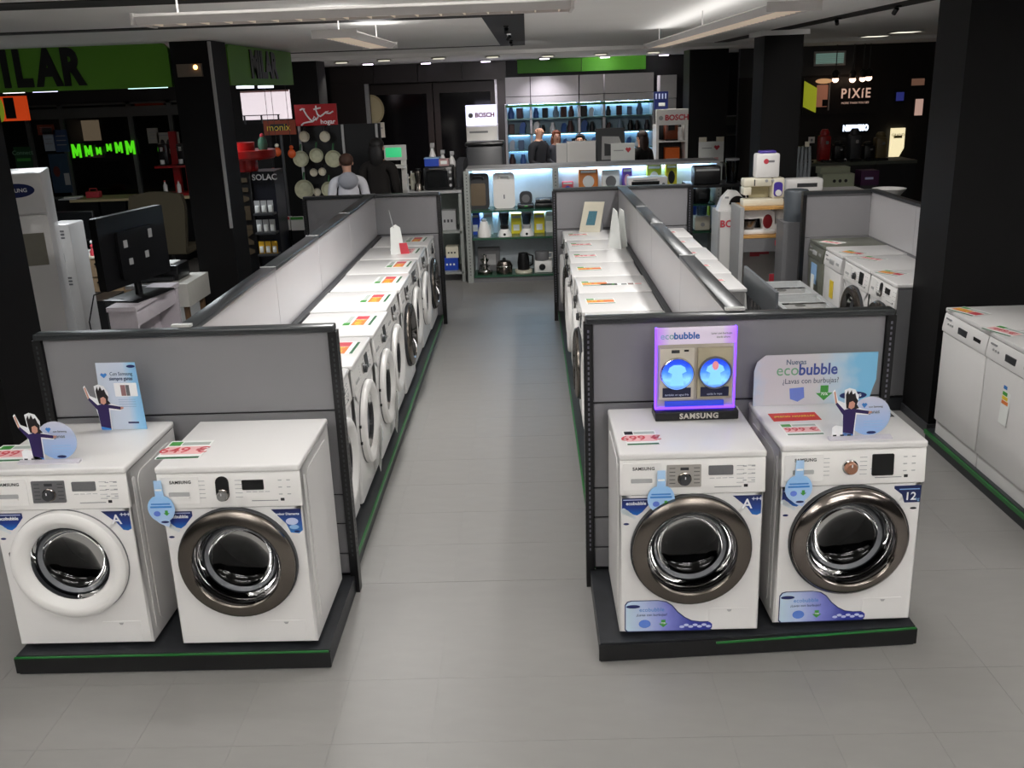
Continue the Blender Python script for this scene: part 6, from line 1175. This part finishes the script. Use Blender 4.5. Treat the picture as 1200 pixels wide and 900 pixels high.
ps = thing('coffee_poster', 'dark coffee poster with a green-and-pink machine picture', 'poster', (cx, yw-.03, zb_)); part('board', mat('poster_brown', (20, 13, 12), .4), ps, -w_/2, 0, 0, w_/2, .02, h_)
MB().prism([(-w_*.5, h_*.22), (-w_*.33, h_*.05), (-w_*.33, h_*.72), (-w_*.5, h_*.92)], -.03, 0, 'xz').build('lime_panel', emat('lime_panel_lit', (190, 200, 50), .35), ps, False); MB().box(-w_*.33, -.03, h_*.2, -w_*.18, 0, h_*.8, b=.01).build('machine_picture', mat('copper_pink', (196, 130, 104), .5, emit=(196, 130, 104), es=.25), ps); MB().prism(circ(-w_*.24, h_*.9, w_*.11, h_*.07, 20), -.02, 0, 'xz').build('lamp_picture', emat('warm_lamp_picture', (230, 180, 130), .5), ps, False); part('cup_picture', BLACK, ps, -w_*.25, -.034, h_*.22, -w_*.18, -.03, h_*.4); part('frame_line', LGREY, ps, -w_*.165, -.02, h_*.1, -w_*.15, 0, h_*.85)
text('PIXíE', .21, emat('warm_letter', (240, 200, 180), .5), ps, (w_*.2, -.006, h_*.53), bold=.004, sx=.85, space=1.25); text('MORE THAN YOU SEE', .045, emat('warm_letter', (240, 200, 180), .5), ps, (w_*.2, -.006, h_*.28))
for k, (px, py) in enumerate(((979, 93), (999, 93), (1011, 92), (1018, 91))):
    x, z = U(px, py, yw-.4); o = thing('wall_spot', '%s warm spotlight above the coffee poster' % ['leftmost', 'second', 'third', 'rightmost'][k], 'spotlight', (x, yw-.4, z), 0, 'spotlights over the coffee poster'); MB().lathe([(.045, 0), (.06, .1), (.03, .14), (.0001, .14)], 16).build('housing', BLACK, o); MB().ball((0, 0, .0), .05, .05, .05, 14, 8).build('bulb', emat('warm_bulb', (255, 215, 185), 4), o); MB().tube([(0, 0, .14), (0, 0, CEIL-z-.002)], .008, 6).build('rod', BLACK, o)
    if k in (0, 2): spot('spot_beam', (0, 0, -.06), 18, (1, .75, .55), .7, 90, o, (-.5, 0, 0))
x, z = U(1001, 150, yw)
o = thing('neon_sign', 'small white glowing coffee brand sign on the dark wall', 'sign', (x, yw-.06, z)); text('NESPRESSO', .13, emat('cool_neon', (220, 235, 255), 2.5), o, (0, -.01, 0), bold=.006, ext=.008, sx=.62); part('backing', BLACK, o, -.22, 0, -.06, .22, .05, .08)
cx, zb_, w_, h_ = prect(1042, 150, 1058, 186, yw)
o = thing('lit_poster', 'cream glowing vertical poster beside the right pillar', 'poster', (cx, yw-.06, zb_)); MB().prism([(-w_/2, 0), (w_*.1, 0), (w_/2, h_*.35), (w_/2, h_), (-w_/2, h_)], 0, .05, 'xz').build('panel', emat('cream_glow', (250, 235, 190), 1.0), o, False); part('band', mat('olive_print', (150, 136, 80), .5), o, -w_*.3, -.004, h_*.68, w_*.3, 0, h_*.76)
text('GRAND', .06, mat('dark_olive_ink', (70, 60, 30), .5), o, (0, -.006, h_*.78))
for k, (px0, py0, px1, py1, c, es, l) in enumerate(((1072, 116, 1080, 135, (220, 180, 165), .6, 'small pink lit panel by the right pillar'), (1068, 92, 1082, 100, (150, 110, 90), .35, 'dim brown lettered plate by the right pillar'), (1050, 108, 1058, 118, (60, 66, 150), .4, 'small blue lit label on the dark wall'))):
    cx, zb_, w_, h_ = prect(px0, py0, px1, py1, yw); o = thing('lit_plate', l, 'sign', (cx, yw-.05, zb_)); part('plate', emat('plate_glow%d' % k, c, es), o, -w_/2, 0, 0, w_/2, .04, h_); part('frame', BLACK, o, -w_/2-.02, .04, -.02, w_/2+.02, .05, h_+.02)
# coffee counter with goods
YCN = 13.0
(xa, _), (xb, _) = U(935, 190, YCN), U(1075, 190, YCN); zc_ = U(1000, 190, YCN)[1]
cc = thing('coffee_counter', 'dark counter of the coffee corner behind the third island', 'counter', ((xa+xb)/2, YCN, 0)); hw = (xb-xa)/2; part('top', mat('counter_green_grey', (70, 76, 66), .4), cc, -hw, 0, zc_-.04, hw, .6, zc_)
for k in range(3): part('front_panel', BLACK, cc, -hw+k*2*hw/3+.005, .03, 0, -hw+(k+1)*2*hw/3-.005, .58, zc_-.04)
xk = lambda px, y=YCN+.2: U(px, 180, y)[0]
for k, (px, m_, hh) in enumerate(((947, BLACK, .22), (968, mat('red_machine', (150, 18, 18), .3), .42), (985, BLACK, .26), (1003, DGREY, .42), (1020, BLACK, .24), (1034, mat('bronze_machine', (96, 82, 52), .35), .36))):
    o = on('coffee_machine', ['short black coffee machine at left of the coffee counter', 'tall red coffee machine on the coffee counter', 'black coffee machine right of the red one', 'tall dark grey coffee machine on the coffee counter', 'low black coffee machine beside the bronze one', 'bronze coffee machine at right of the coffee counter'][k], 'coffee machine', xk(px), YCN+.25, zc_+.0005, 0, 'machines on the coffee counter'); MB().box(-.07, -.02, 0, .07, .16, hh*.8, b=.02).build('body', m_, o); MB().lathe([(.06, hh*.8), (.065, hh*.9), (.04, hh), (.0001, hh)], 16, (0, .06, 0)).build('tank', m_, o); part('spout', CHROME, o, -.02, -.08, hh*.55, .02, -.02, hh*.65); part('drip_tray', BLACK, o, -.06, -.12, 0, .06, -.021, .025)
YQ = 11.9
for k, (r, m_, l) in enumerate((((969, 198, 1004, 206), mat('sage_carton', (160, 166, 142), .5), 'upper sage green carton with no window, right'), ((964, 204, 1001, 220), mat('sage_carton', (160, 166, 142), .5), 'lower sage green carton with three dark dots'), ((1009, 200, 1030, 217), mat('plum_carton', (64, 20, 64), .5), 'plum coloured carton beside the sage cartons'))):
    cx, zb_, w_, h_ = prect(*r, YQ); o = thing('carton', l, 'box', (cx, YQ+(.25 if k == 0 else 0), 0), 0); part('box', m_, o, -w_/2, 0, zb_, w_/2, .22, zb_+h_); part('pedestal', DGREY, o, -w_/2+.01, .02, 0, w_/2-.01, .2, zb_-.001)
    if k == 1:
        for q in range(3): MB().prism(circ(-.05+.07*q, zb_+h_*.5, .02, n=12), -.004, 0, 'xz').build('dot', INK, o, False)
    if k == 2: part('label', LILAC, o, -.06, -.004, zb_+h_*.4, .04, 0, zb_+h_*.55)
cx, zb_, w_, h_ = prect(935, 172, 953, 210, 11.7)
o = thing('wrapped_bundle', 'clear plastic wrapped bundle of packs behind the white sewing machine', 'bundle', (cx, 11.7, 0)); part('pedestal', DGREY, o, -.1, 0, 0, .1, .2, zb_-.001)
for k in range(4): MB().tube([(-.07+.045*k, .08, zb_), (-.075+.05*k, .09, zb_+h_*.5), (-.06+.04*k, .08, zb_+h_)], .024, 10, .016).build('pack', mat('plastic_wrap', (150, 156, 160), .15), o)
part('tag', OFFW, o, -.02, -.01, zb_+h_, .03, .0, zb_+h_+.06)
o = thing('wall_plate', 'small white switch plate on the dark wall above the bundle', 'switch', (U(951, 164, yw)[0], yw-.01, U(951, 164, yw)[1])); part('plate', WPLAS, o, -.05, 0, -.05, .05, .015, .05); part('key', GREYINK, o, -.015, -.004, -.02, .015, 0, .02)
cx, zb_, w_, h_ = prect(1038, 220, 1064, 228, 8.9)
o = on('white_bowl', 'white bowl peeking over the third island partition', 'bowl', U(1051, 224, 9.2)[0], 9.4, 1.2); MB().lathe([(.0001, .0), (.08, .0), (.16, .1), (.155, .1), (.07, .01)], 20).build('bowl', WPLAS, o); part('pedestal', DGREY, o, -.12, -.12, -1.2, .12, .12, -.001)
